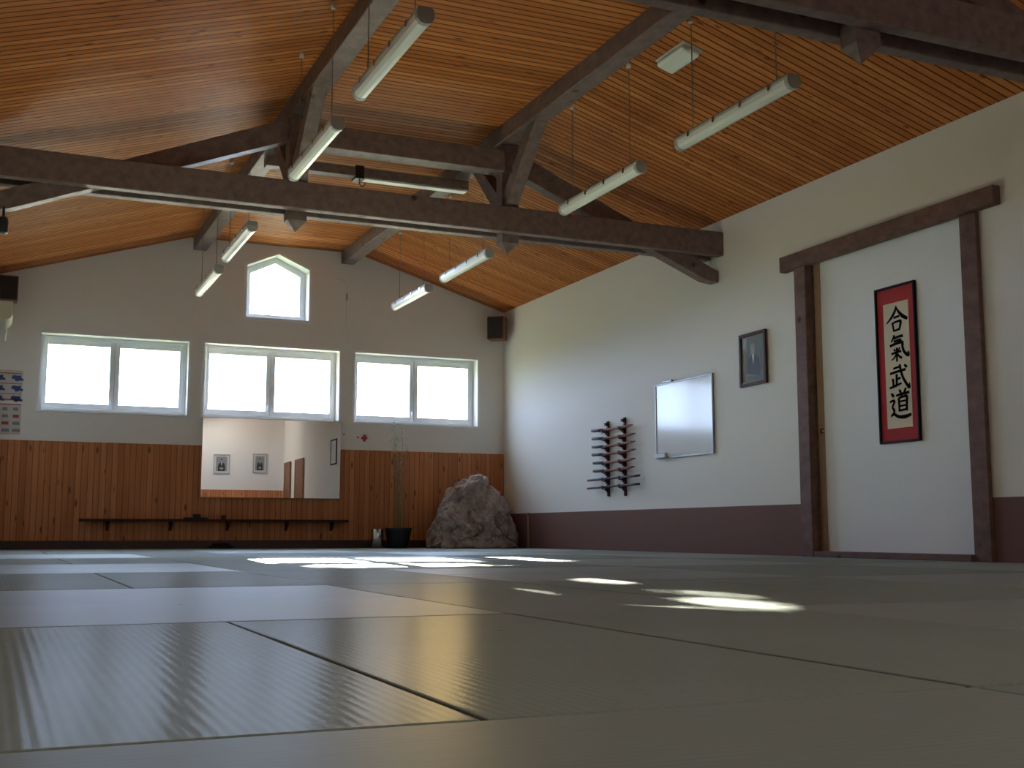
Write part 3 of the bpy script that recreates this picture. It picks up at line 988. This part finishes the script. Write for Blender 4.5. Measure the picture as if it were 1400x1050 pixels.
# ------------------------------------------------------------------ whiteboard
by0, by1, bz0, bz1 = 9.96, 11.08, 0.99, 1.80
bd = thing('whiteboard', 'square whiteboard with thin metal rim, reflecting the windows, beside the weapon rack', 'whiteboard', (W, (by0 + by1) / 2, bz0))
MB().box((W - .016, by0 + .012, bz0 + .012), (W - .004, by1 - .012, bz1 - .012)).build('writing_surface', M['white_board'], bd)
rm = MB()
for a, b_ in (((by0, bz0), (by0 + .016, bz1)), ((by1 - .016, bz0), (by1, bz1)), ((by0 + .016, bz0), (by1 - .016, bz0 + .016)), ((by0 + .016, bz1 - .016), (by1 - .016, bz1))):
    rm.box((W - .024, a[0], a[1]), (W - .001, b_[0], b_[1]), bevel=.002)
rm.build('rim', M['alu'], bd)
MB().box((W - .036, 10.72, bz1 - .002), (W - .006, 10.90, bz1 + .022), bevel=.004).build('clip', M['alu'], bd)
er = MB().box((W - .060, 10.83, bz0 + .004), (W - .0245, 11.03, bz0 + .058), bevel=.006).build('board_eraser', M['lamp_body'])
tag(er, 'grey block eraser held at the lower far corner of the whiteboard', 'eraser')

# ------------------------------------------------------------------ weapon rack with wooden swords and staffs
RK = [((12.478, 1.395), (11.498, 1.391)), ((12.467, 1.300), (11.444, 1.291)), ((12.468, 1.202), (11.446, 1.204)), ((12.470, 1.109), (11.441, 1.114)),
      ((12.442, 1.010), (11.443, 1.014)), ((12.443, 0.915), (11.472, 0.923)), ((12.596, 0.820), (11.362, 0.829)), ((12.606, 0.725), (11.365, 0.737))]
rk = thing('weapon_rack', 'dark wooden wall rack of two notched uprights holding eight practice weapons', 'weapon rack', (W, 12.0, .62))
for yy, zt, zb in ((12.185, 1.50, .622), (11.785, 1.512, .617)):
    poly = [(W - .001, zb), (W - .022, zb)]
    def stick_z(s):
        (a, za), (b_, zb_) = RK[s]
        return za + (zb_ - za) * (a - yy) / (a - b_)
    for s in range(7, -1, -1):
        z = stick_z(s)
        # rounded step below each stick, lip at the front
        poly += [(W - .022, z - .062), (W - .040, z - .050), (W - .044, z - .036), (W - .070, z - .030), (W - .094, z - .024), (W - .098, z + .014), (W - .0905, z + .016), (W - .088, z - .0185), (W - .048, z - .0185), (W - .046, z + .018), (W - .022, z + .022)]
    poly += [(W - .022, zt - .055), (W - .052, zt - .05), (W - .052, zt - .02), (W - .022, zt - .015), (W - .022, zt), (W - .001, zt)]
    MB().prism(poly, 1, yy - .017, yy + .017).build('upright', M['rack'], rk)
whl = ['topmost wooden practice sword on the wall rack', 'second wooden practice sword from the top of the wall rack', 'third wooden practice sword from the top of the wall rack', 'fourth wooden practice sword from the top of the wall rack',
       'fifth wooden practice sword from the top of the wall rack', 'lowest wooden practice sword on the wall rack, just above the staffs', 'long thin staff on the wall rack, just below the swords', 'long thin staff at the very bottom of the wall rack']
for s, ((ya, za), (yb_, zb_)) in enumerate(RK):
    xs_ = W - .068
    n = 12
    P = []
    for k in range(n + 1):
        t = k / n
        sag = 0.0101 - 0.012 * 4 * t * (1 - t) if s < 6 else 0
        P.append(Vector((xs_, ya + (yb_ - ya) * t, za + (zb_ - za) * t + sag)))
    if s < 6:
        root = thing('wooden_sword', whl[s], 'practice sword', P[6], 'wooden swords on the wall rack')
        MB().tube(P[3:], [.0155] * 8 + [.014, .006][:n + 1 - 3 - 8], 10).build('blade', M['bokken'], root, smooth=True)
        MB().tube(P[:4], [.0165, .0175, .0170, .0160], 10).build('handle', M['bokken_grip'], root, smooth=True)
    else:
        o = MB().tube(P, .013, 10).build('wooden_staff', M['jo'], None, smooth=True, origin=P[6])
        tag(o, whl[s], 'staff', 'staffs on the wall rack')

# ------------------------------------------------------------------ mirror on the far wall (hung a little off the wall at one side)
mir = thing('wall_mirror', 'large frameless mirror on pine boarding under the middle window', 'mirror', (3.30, D - .055, 0.64))
for nm, m, mb in (('mirror_glass', M['mirror'], MB().box((-.895, -.006, .004), (.895, 0, 1.016))), ('backing', M['mirror_edge'], MB().box((-.897, .0005, 0), (.897, .012, 1.02), bevel=.002))):
    o_ = mb.build(nm, m, None)
    o_.parent = mir
mir.rotation_euler = (0, 0, -0.022)
sup = MB()
for xx in (2.60, 3.9):
    sup.box((xx - .02, D - .05 + (3.30 - xx) * .022 + .004, .70), (xx + .02, D - .0185, .76))
    sup.box((xx - .02, D - .05 + (3.30 - xx) * .022 + .004, 1.20), (xx + .02, D - .0185, 1.26))
o_ = sup.build('spacer', M['mirror_edge'], mir)
o_.rotation_euler = (0, 0, 0.022)

# ------------------------------------------------------------------ shelf and the things on it
sh = thing('wall_shelf', 'long thin dark shelf on the pine boarding beneath the mirror', 'shelf', (2.67, D - .0185, .33))
SF0, SF1 = D - .175, D - .0185
MB().box((0.97, SF0, .335), (4.30, SF1, .365), bevel=.004).build('shelf_board', M['rack'], sh)
for xx in (1.30, 2.05, 2.75, 3.5, 4.1):
    MB().prism([(SF1, .335), (SF1, .22), (SF1 - .03, .235), (SF0 + .02, .315), (SF0 + .02, .335)], 0, xx - .015, xx + .015).build('bracket', M['rack'], sh)
b1 = thing('dark_box', 'flat dark box with a small knob on shelf below left mirror edge', 'box', (2.35, D - .10, .365))
MB().box((2.20, D - .14, .3655), (2.49, D - .05, .388), bevel=.004).build('lid', M['black'], b1)
MB().box((2.31, D - .12, .388), (2.41, D - .08, .418), bevel=.008).build('knob', M['black'], b1)
MB().lathe((2.35, D - .10, .418), [(.05, 0), (.05, .010), (.0, .012)], 12).build('handle', M['black'], b1)
b2 = MB().lathe((2.69, D - .10, .3655), [(.030, 0), (.036, .012), (.034, .045), (.020, .055)], 18).build('small_jar', M['bottle'], None, smooth=True, origin=(2.69, D - .10, .3655))
tag(b2, 'small round dark jar standing on the shelf below the mirror portraits', 'jar')
fb = MB()
for k, (xx, zz, r) in enumerate(((2.62, .018, .018), (2.70, .021, .02), (2.66, .05, .018))):
    fb.tube([(xx - .10, D - .10 + .01 * k, zz), (xx, D - .11, zz + .004), (xx + .11, D - .09, zz)], [r, r * 1.1, r], 8)
o = fb.build('rolled_cloth', M['belt'], None, smooth=True, origin=(2.66, D - .10, 0))
tag(o, 'dark rolled cloth lying on the mats against the plinth below the shelf', 'cloth')

# ------------------------------------------------------------------ posters, red cross, cable, dots on the far wall
def poster(label, x0, x1, z0, z1, kind):
    root = thing('poster', label, 'poster', ((x0 + x1) / 2, D, z0))
    y = D - .003
    MB().box((x0, y, z0), (x1, D - .0005, z1)).build('sheet', M['poster'], root)
    h = z1 - z0
    def mark(nm, kind_, x0_, x1_, z0_, z1_, lift=.0012):
        MB().box((x0_, y - lift, z0_), (x1_, y - .0002, z1_)).build(nm, M['poster_' + kind_], root)
    if kind == 'A':
        for k in range(3):
            zz = z1 - .055 - k * .125
            for q in range(2):
                cx = x0 + .10 + q * .20
                fg = MB()
                fn = lambda u, v, cx=cx, zz=zz: (cx + u, y - .0012, zz + v)
                # a blue belted figure seen small: head, trunk, two legs and an arm
                fg.poly(fn, [(-.055, -.012), (-.020, -.006), (.012, -.012), (.045, -.006), (.048, -.040), (.074, -.046), (.070, -.072), (.030, -.066), (.010, -.080), (-.020, -.074), (-.028, -.050), (-.058, -.054)])
                fg.build('printed_figure', M['poster_blue'], root)
            mark('printed_line', 'red', x0 + .01, x1 - .01, zz + .012, zz + .020)
        mark('printed_line', 'red', x0 + .005, x1 - .005, z0 + .012, z0 + .026)
    else:
        for k in range(4):
            zz = z1 - .04 - k * .085
            for q in range(3):
                cx = x0 + .07 + q * .12
                mark('printed_mark', 'grey' if (k + q) % 3 else 'red', cx - .035, cx + .022 + .01 * k, zz - .045, zz - .008)
        mark('printed_line', 'red', x0 + .005, x1 - .005, z1 - .016, z1 - .006)
poster('poster with rows of dark blue figures and red lines, left of the left window', XL + .01, 0.265, 1.765, 2.14, 'A')
poster('faded poster with small red and grey marks, just above the pine boarding', XL + .01, 0.265, 1.36, 1.735, 'B')
cr = MB()
y = D - .004
cr.box((4.500, y, 1.445), (4.586, D - .0005, 1.478))
cr.box((4.526, y - .0004, 1.415), (4.560, D - .0005, 1.508))
tag(cr.build('first_aid_cross', M['red'], None, origin=(4.543, D, 1.46)), 'small red first-aid cross on the white wall right of the mirror', 'sign')
tag(MB().box((4.438, D - .010, 1.460), (4.470, D - .0005, 1.474), bevel=.002).build('wall_hook', M['steel_dark'], None, origin=(4.455, D, 1.465)), 'tiny dark hook on the wall just left of the red cross', 'hook')
tag(MB().lathe((4.259, D - .006, 1.493), [(.010, 0), (.013, .008), (.010, .016)], 12).build('wall_plug', M['wire'], None, origin=(4.259, D, 1.50)), 'tiny grey plug in the wall beside the upper mirror corner', 'plug')
cd = MB().tube([(4.10, D - .006, 3.60), (4.20, D - .007, 3.595), (4.255, D - .008, 3.55), (4.262, D - .008, 3.2), (4.268, D - .008, 2.72)], .0055, 8)
cd = cd.build('wall_cable', M['plaster'], None, smooth=True, origin=(4.26, D, 3.1))
tag(cd, 'thin white cable running down the far wall between two windows', 'cable')
MB().box((4.256, D - .018, 3.32), (4.272, D - .0005, 3.42), bevel=.002).build('junction', M['poster_grey'], cd)
tag(MB().box((W - .022, 14.41, -.001), (W - .0105, 14.455, .466), bevel=.002).build('trim_1', M['tan'], None, origin=(W, 14.43, 0)), 'thin pale upright batten on the brown dado next to the boulder', 'trim', kind='structure')

# ------------------------------------------------------------------ boulder in the corner
def boulder():
    bm = bmesh.new()
    bmesh.ops.create_icosphere(bm, subdivisions=6, radius=1.0)
    cx, cy = 5.93, 14.66
    rnd = random.Random(3)
    planes = []
    for k in range(26):
        v = Vector((rnd.uniform(-1, 1), rnd.uniform(-1, 1), rnd.uniform(-.4, 1))).normalized()
        planes.append((v, rnd.uniform(.80, .98)))
    for v in bm.verts:
        d = v.co.normalized()
        p = d.copy()
        # flat broken faces
        for nrm, off in planes:
            q_ = p.dot(nrm) - off
            if q_ > 0:
                p -= nrm * q_ * .8
        pz = max(-.6, min(1.0, p.z))
        z = (pz + .6) / 1.6 * .955
        rs = max(.30, math.sqrt(max(0, 1 - pz * pz)))
        def prof_at(tab):
            for (za, xa_), (zb_, xb_) in zip(tab, tab[1:]):
                if z <= zb_:
                    return xa_ + (xb_ - xa_) * (z - za) / (zb_ - za)
            return tab[-1][1]
        lx = prof_at(((0, 5.19), (.2, 5.24), (.4, 5.29), (.57, 5.34), (.77, 5.46), (.90, 5.60), (.96, 5.72)))
        rx = prof_at(((0, 6.52), (.2, 6.50), (.4, 6.42), (.57, 6.36), (.77, 6.21), (.88, 6.08), (.96, 5.98)))
        x = (lx + rx) / 2 + (rx - lx) / 2 * p.x / rs
        hd = .48 - .20 * (z / .95) ** 2
        yv = cy + hd * p.y / rs
        n_ = d + Vector((0, 0, .2))
        n_.normalize()
        w3 = Vector((x, yv, z))
        g_ = noise.fractal(w3 * 3.2 + Vector((3, 1, 7)), 1.0, 2.1, 5) * .055
        crack = (1 - abs(noise.noise(w3 * 4.6 + Vector((9, 4, 2)))) * 2.4)
        g_ -= max(0, crack - .55) * .11
        crack = (1 - abs(noise.noise(w3 * 9.5 + Vector((2, 8, 5)))) * 2.4)
        g_ -= max(0, crack - .5) * .045
        lump = math.exp(-((x - 6.13) ** 2 + (z - .58) ** 2) / .030)
        w3 += n_ * g_
        if d.y < .1:
            w3.y -= .15 * min(1, lump * 1.8)
        v.co = w3
    for v in bm.verts:
        v.co.x = min(v.co.x, W - .015)
        v.co.y = min(v.co.y, D - .045)
        if v.co.z < 0.0005:
            v.co.z = 0.0005
    me = bpy.data.meshes.new('boulder')
    for v in bm.verts:
        v.co -= Vector((cx, cy, 0))
    bm.to_mesh(me)
    bm.free()
    me.materials.append(M['rock'])
    o = bpy.data.objects.new('boulder', me)
    COL.objects.link(o)
    o.location = (cx, cy, 0)
    tag(o, 'big rough brown boulder standing in the far right corner', 'rock')
    return o
boulder()

# ------------------------------------------------------------------ steel canister and potted bamboo
cn = MB().lathe((4.60, 14.85, 0), [(.073, 0), (.075, .004), (.075, .245), (.073, .25), (.066, .25), (.066, .03)], 40).build('steel_canister', M['chrome'], None, smooth=True, origin=(4.60, 14.85, 0))
tag(cn, 'shiny steel cylinder standing on the mats left of the dark plant pot', 'canister')
pl = thing('potted_bamboo', 'tall thin bamboo plant in a dark tapered pot before the pine boarding', 'plant', (4.90, 14.88, 0))
MB().lathe((4.90, 14.88, 0), [(.125, 0), (.130, .01), (.172, .235), (.182, .237), (.182, .262), (.160, .262), (.155, .22)], 32).build('pot', M['pot'], pl, smooth=False)
MB().lathe((4.90, 14.88, .22), [(.156, 0), (.150, .012), (.05, .020)], 24).build('soil', M['soil'], pl)
rr = random.Random(11)
fol = MB()
for k in range(9):
    a = rr.uniform(0, 6.28)
    r0 = rr.uniform(.02, .10)
    hgt = rr.uniform(1.0, 1.72)
    bx, by = 4.90 + r0 * math.cos(a), 14.88 + r0 * math.sin(a)
    lean = (rr.uniform(-.10, .10), rr.uniform(-.08, .06))
    P = [Vector((bx + lean[0] * t * t, by + lean[1] * t * t, .225 + (hgt - .225) * t)) for t in [i / 8 for i in range(9)]]
    MB().tube(P, [.006 - .004 * i / 8 for i in range(9)], 6).build('stem', M['stem'], pl, smooth=True)
    for q in range(26):
        t = rr.uniform(.25, 1)
        c0 = P[0].lerp(P[-1], t)
        c0 = Vector((bx + lean[0] * t * t, by + lean[1] * t * t, .225 + (hgt - .225) * t))
        ang = rr.uniform(0, 6.28)
        L_ = rr.uniform(.06, .15)
        dr = Vector((math.cos(ang), math.sin(ang), rr.uniform(-.9, .3))).normalized()
        sd = dr.cross(Vector((0, 0, 1))).normalized() * .006
        tip = c0 + dr * L_
        mid = c0 + dr * L_ * .45 + Vector((0, 0, .012))
        vs = [fol.bm.verts.new(p) for p in (c0, mid + sd, tip, mid - sd)]
        fol.bm.faces.new(vs)
fo = fol.build('foliage', M['leaf'], pl)
fo['kind'] = 'stuff'

# ------------------------------------------------------------------ what only the mirror shows: brown doors and a framed notice behind the camera
for k, (a, b_, lab) in enumerate(((-1.78, -1.05, 'narrow brown wooden door next to the back wall corner, seen in the mirror'), (-0.25, 0.72, 'wider brown wooden door on the right wall, seen in the mirror'))):
    d_ = thing('door_%d' % (k + 2), lab, 'door', (W, (a + b_) / 2, 0), kind='structure')
    MB().box((W - .040, a, -.001), (W - .012, b_, 2.02), bevel=.004).build('door_leaf', M['door_brown'], d_)
    fr2 = MB()
    fr2.box((W - .05, a - .06, -.001), (W - .011, a - .001, 2.08), bevel=.003)
    fr2.box((W - .05, b_ + .001, -.001), (W - .011, b_ + .06, 2.08), bevel=.003)
    fr2.box((W - .05, a - .001, 2.021), (W - .011, b_ + .001, 2.08), bevel=.003)
    fr2.build('door_frame', M['door_brown'], d_)
    MB().tube([(W - .040, b_ - .07, 1.02), (W - .075, b_ - .07, 1.02), (W - .075, b_ - .16, 1.02)], .009, 8).build('door_handle', M['chrome'], d_, smooth=True)
fy0, fy1, fz0, fz1 = 3.85, 4.45, 1.72, 2.30
nt_ = thing('framed_notice', 'white notice in a thin black frame on the right wall, seen in the mirror', 'picture', (W, (fy0 + fy1) / 2, fz0))
MB().box((W - .012, fy0 + .02, fz0 + .02), (W - .001, fy1 - .02, fz1 - .02)).build('notice_paper', M['photo_white'], nt_)
fm = MB()
for a, b_ in (((fy0, fz0), (fy0 + .035, fz1)), ((fy1 - .035, fz0), (fy1, fz1)), ((fy0 + .035, fz0), (fy1 - .035, fz0 + .03)), ((fy0 + .035, fz1 - .03), (fy1 - .035, fz1))):
    fm.box((W - .022, a[0], a[1]), (W - .0005, b_[0], b_[1]), bevel=.002)
fm.build('frame', M['frame_black'], nt_)

# ------------------------------------------------------------------ outdoors: ground and the tree whose crown breaks up the sunlight
o = MB().box((-60, D + .6, -1.0), (80, 140, -.5)).build('ground_outside', M['ground'])
tag(o, 'grassy ground outside behind the far wall', 'ground', kind='structure')
AZ = 0.105     # sunlight slope: sideways per metre of depth
EL = 0.290     # fall per metre of depth
tr_ = thing('tree', 'tall leafy tree outside behind the far wall, filtering the sun', 'tree', (8.25, 55.0, -.5))
MB().tube([(8.25, 55, -.5), (8.28, 55, 4), (8.22, 55.1, 9), (8.3, 55, 14), (8.4, 55, 17)], [.20, .17, .15, .12, .05], 10).build('trunk', M['bark'], tr_, smooth=True)
tl = MB()
rt_ = random.Random(21)
SUNRAYS = []
def through(xw, zw):
    """where the sun ray that meets the far wall at (xw, zw) crosses the crown"""
    t = 55.0 - D
    return xw + AZ * t, zw + EL * t
holes = []
# clear gaps in the crown, named by the spot of floor they let the sun reach: x, y, half width, half depth
GAPS = ((2.38, 7.22, .58, .34), (2.95, 6.70, .12, .08), (1.75, 6.25, .14, .08), (1.65, 2.83, .05, .03), (1.77, 2.76, .10, .05), (2.02, 2.98, .06, .12),
        (2.10, 3.12, .07, .05), (2.32, 3.48, .09, .03), (2.50, 3.40, .08, .02), (2.45, 2.84, .05, .03), (2.45, 4.55, .12, .03), (1.76, 3.95, .07, .03))
for fx, fy, rx, ry in GAPS:
    xw, zw = fx + AZ * (D - fy), EL * (D - fy)
    holes.append((*through(xw, zw), rx, ry * EL))
x_lo, z_lo = through(0.2, 1.50)
x_hi, z_hi = through(6.5, 3.9)
xa, z_cut = through(2.30, 1.99)
xb, _ = through(4.75, 1.99)
for k in range(26000):
    x = rt_.uniform(x_lo - .6, x_hi + .8)
    z = rt_.uniform(z_lo, z_hi + .8)
    if xa < x < xb and z < z_cut + .05 * math.sin(x * 2.3) + .04 * math.sin(x * 6.1 + 1) + .16:
        continue
    a = rt_.uniform(0, 6.28)
    s = rt_.uniform(.05, .11)
    if any(((x - hx) / (rx + .045)) ** 2 + ((z - hz_) / (rz + .045)) ** 2 < 1 for hx, hz_, rx, rz in holes):
        continue
    yv = 55 + rt_.uniform(-1.6, 1.6)
    z += EL * (yv - 55)
    x += AZ * (yv - 55)
    u = Vector((math.cos(a), rt_.uniform(-.4, .4), math.sin(a))).normalized() * s
    v = Vector((-math.sin(a), rt_.uniform(-.4, .4), math.cos(a))).normalized() * s * .6
    c0 = Vector((x, yv, z))
    vs = [tl.bm.verts.new(p) for p in (c0 - u, c0 - u * .3 + v, c0 + u * .5 + v * .8, c0 + u, c0 + u * .4 - v, c0 - u * .4 - v * .9)]
    tl.bm.faces.new(vs)
cw = tl.build('crown', M['tree_leaf'], tr_)
cw['kind'] = 'stuff'

# ------------------------------------------------------------------ light: bright hazy sky through the windows, low sun behind the far wall
SKY = 12.5
wd = bpy.data.worlds.new('sky')
scene.world = wd
wd.use_nodes = True
nt = wd.node_tree
bg = nt.nodes['Background']
tc = N(nt, 'ShaderNodeTexCoord')
def lobe(direction, power):
    dt = N(nt, 'ShaderNodeVectorMath', operation='DOT_PRODUCT')
    v = Vector(direction).normalized()
    nt.links.new(tc.outputs['Generated'], dt.inputs[0])
    dt.inputs[1].default_value = v
    mx = math_node(nt, 'MAXIMUM', dt.outputs['Value'], 0.0)
    return math_node(nt, 'POWER', mx, power)
warm = lobe((0.375, 1.0, 0.15), 700)
m1 = N(nt, 'ShaderNodeMix', data_type='RGBA')
m1.inputs['A'].default_value = (0.62, 0.82, 1.16, 1)
m1.inputs['B'].default_value = (2.6, 1.75, 0.62, 1)
nt.links.new(warm, m1.inputs['Factor'])
# the haze is brightest straight ahead and fades to the sides
wide = lobe((0.10, 1.0, 0.12), 5)
sc_ = N(nt, 'ShaderNodeVectorMath', operation='SCALE')
nt.links.new(m1.outputs['Result'], sc_.inputs[0])
nt.links.new(math_node(nt, 'MULTIPLY_ADD', wide, 0.78, 0.22), sc_.inputs['Scale'])
nt.links.new(sc_.outputs[0], bg.inputs['Color'])
bg.inputs['Strength'].default_value = SKY

sl = bpy.data.lights.new('sun', 'SUN')
sl.energy = 92.0
sl.angle = math.radians(0.16)
sl.color = (1.0, 0.93, 0.80)
so = bpy.data.objects.new('sun', sl)
COL.objects.link(so)
so.rotation_euler = Vector((-AZ, -1.0, -EL)).to_track_quat('-Z', 'Y').to_euler()

def portal(name, x, z, sx_, sz_):
    l = bpy.data.lights.new(name, 'AREA')
    l.shape = 'RECTANGLE'
    l.size, l.size_y = sx_, sz_
    l.cycles.is_portal = True
    ob = bpy.data.objects.new(name, l)
    COL.objects.link(ob)
    ob.location = (x, D + T + .01, z)
    ob.rotation_euler = Vector((0, -1, 0)).to_track_quat('-Z', 'Z').to_euler()
for a, b_ in WIN:
    portal('sky_portal', (a + b_) / 2, (WZ0 + WZ1) / 2, b_ - a, WZ1 - WZ0)
portal('sky_portal', HXC, (HZ0 + HZP) / 2, HX1 - HX0, HZP - HZ0)

# ------------------------------------------------------------------ camera
cam = bpy.data.cameras.new('camera')
co = bpy.data.objects.new('camera', cam)
COL.objects.link(co)
scene.camera = co
cam.sensor_fit = 'HORIZONTAL'
cam.sensor_width = 36.0
cam.lens = 1613.21 / 1400 * 36.0
cam.clip_start = 0.02
cam.clip_end = 500
yaw, pitch, roll = 0.413235, 0.124701, 0.000779
fw = Vector((math.sin(yaw) * math.cos(pitch), math.cos(yaw) * math.cos(pitch), math.sin(pitch)))
r0 = Vector((math.cos(yaw), -math.sin(yaw), 0))
u0 = r0.cross(fw)
r1 = r0 * math.cos(roll) + u0 * math.sin(roll)
u1 = -r0 * math.sin(roll) + u0 * math.cos(roll)
mt = Matrix((r1, u1, -fw)).transposed().to_4x4()
mt.translation = (0, 0, H)
co.matrix_world = mt

# ------------------------------------------------------------------ view
vs_ = scene.view_settings
vs_.view_transform = 'Standard'
vs_.look = 'None'
vs_.gamma = 1.0
vs_.use_curve_mapping = False
vs_.exposure = 1.46
scene.cycles.max_bounces = 12
scene.cycles.diffuse_bounces = 8
scene.cycles.glossy_bounces = 5
scene.cycles.transparent_max_bounces = 16
scene.cycles.sample_clamp_indirect = 12.0
scene.cycles.use_denoising = True
scene.cycles.caustics_reflective = False
scene.cycles.caustics_refractive = False
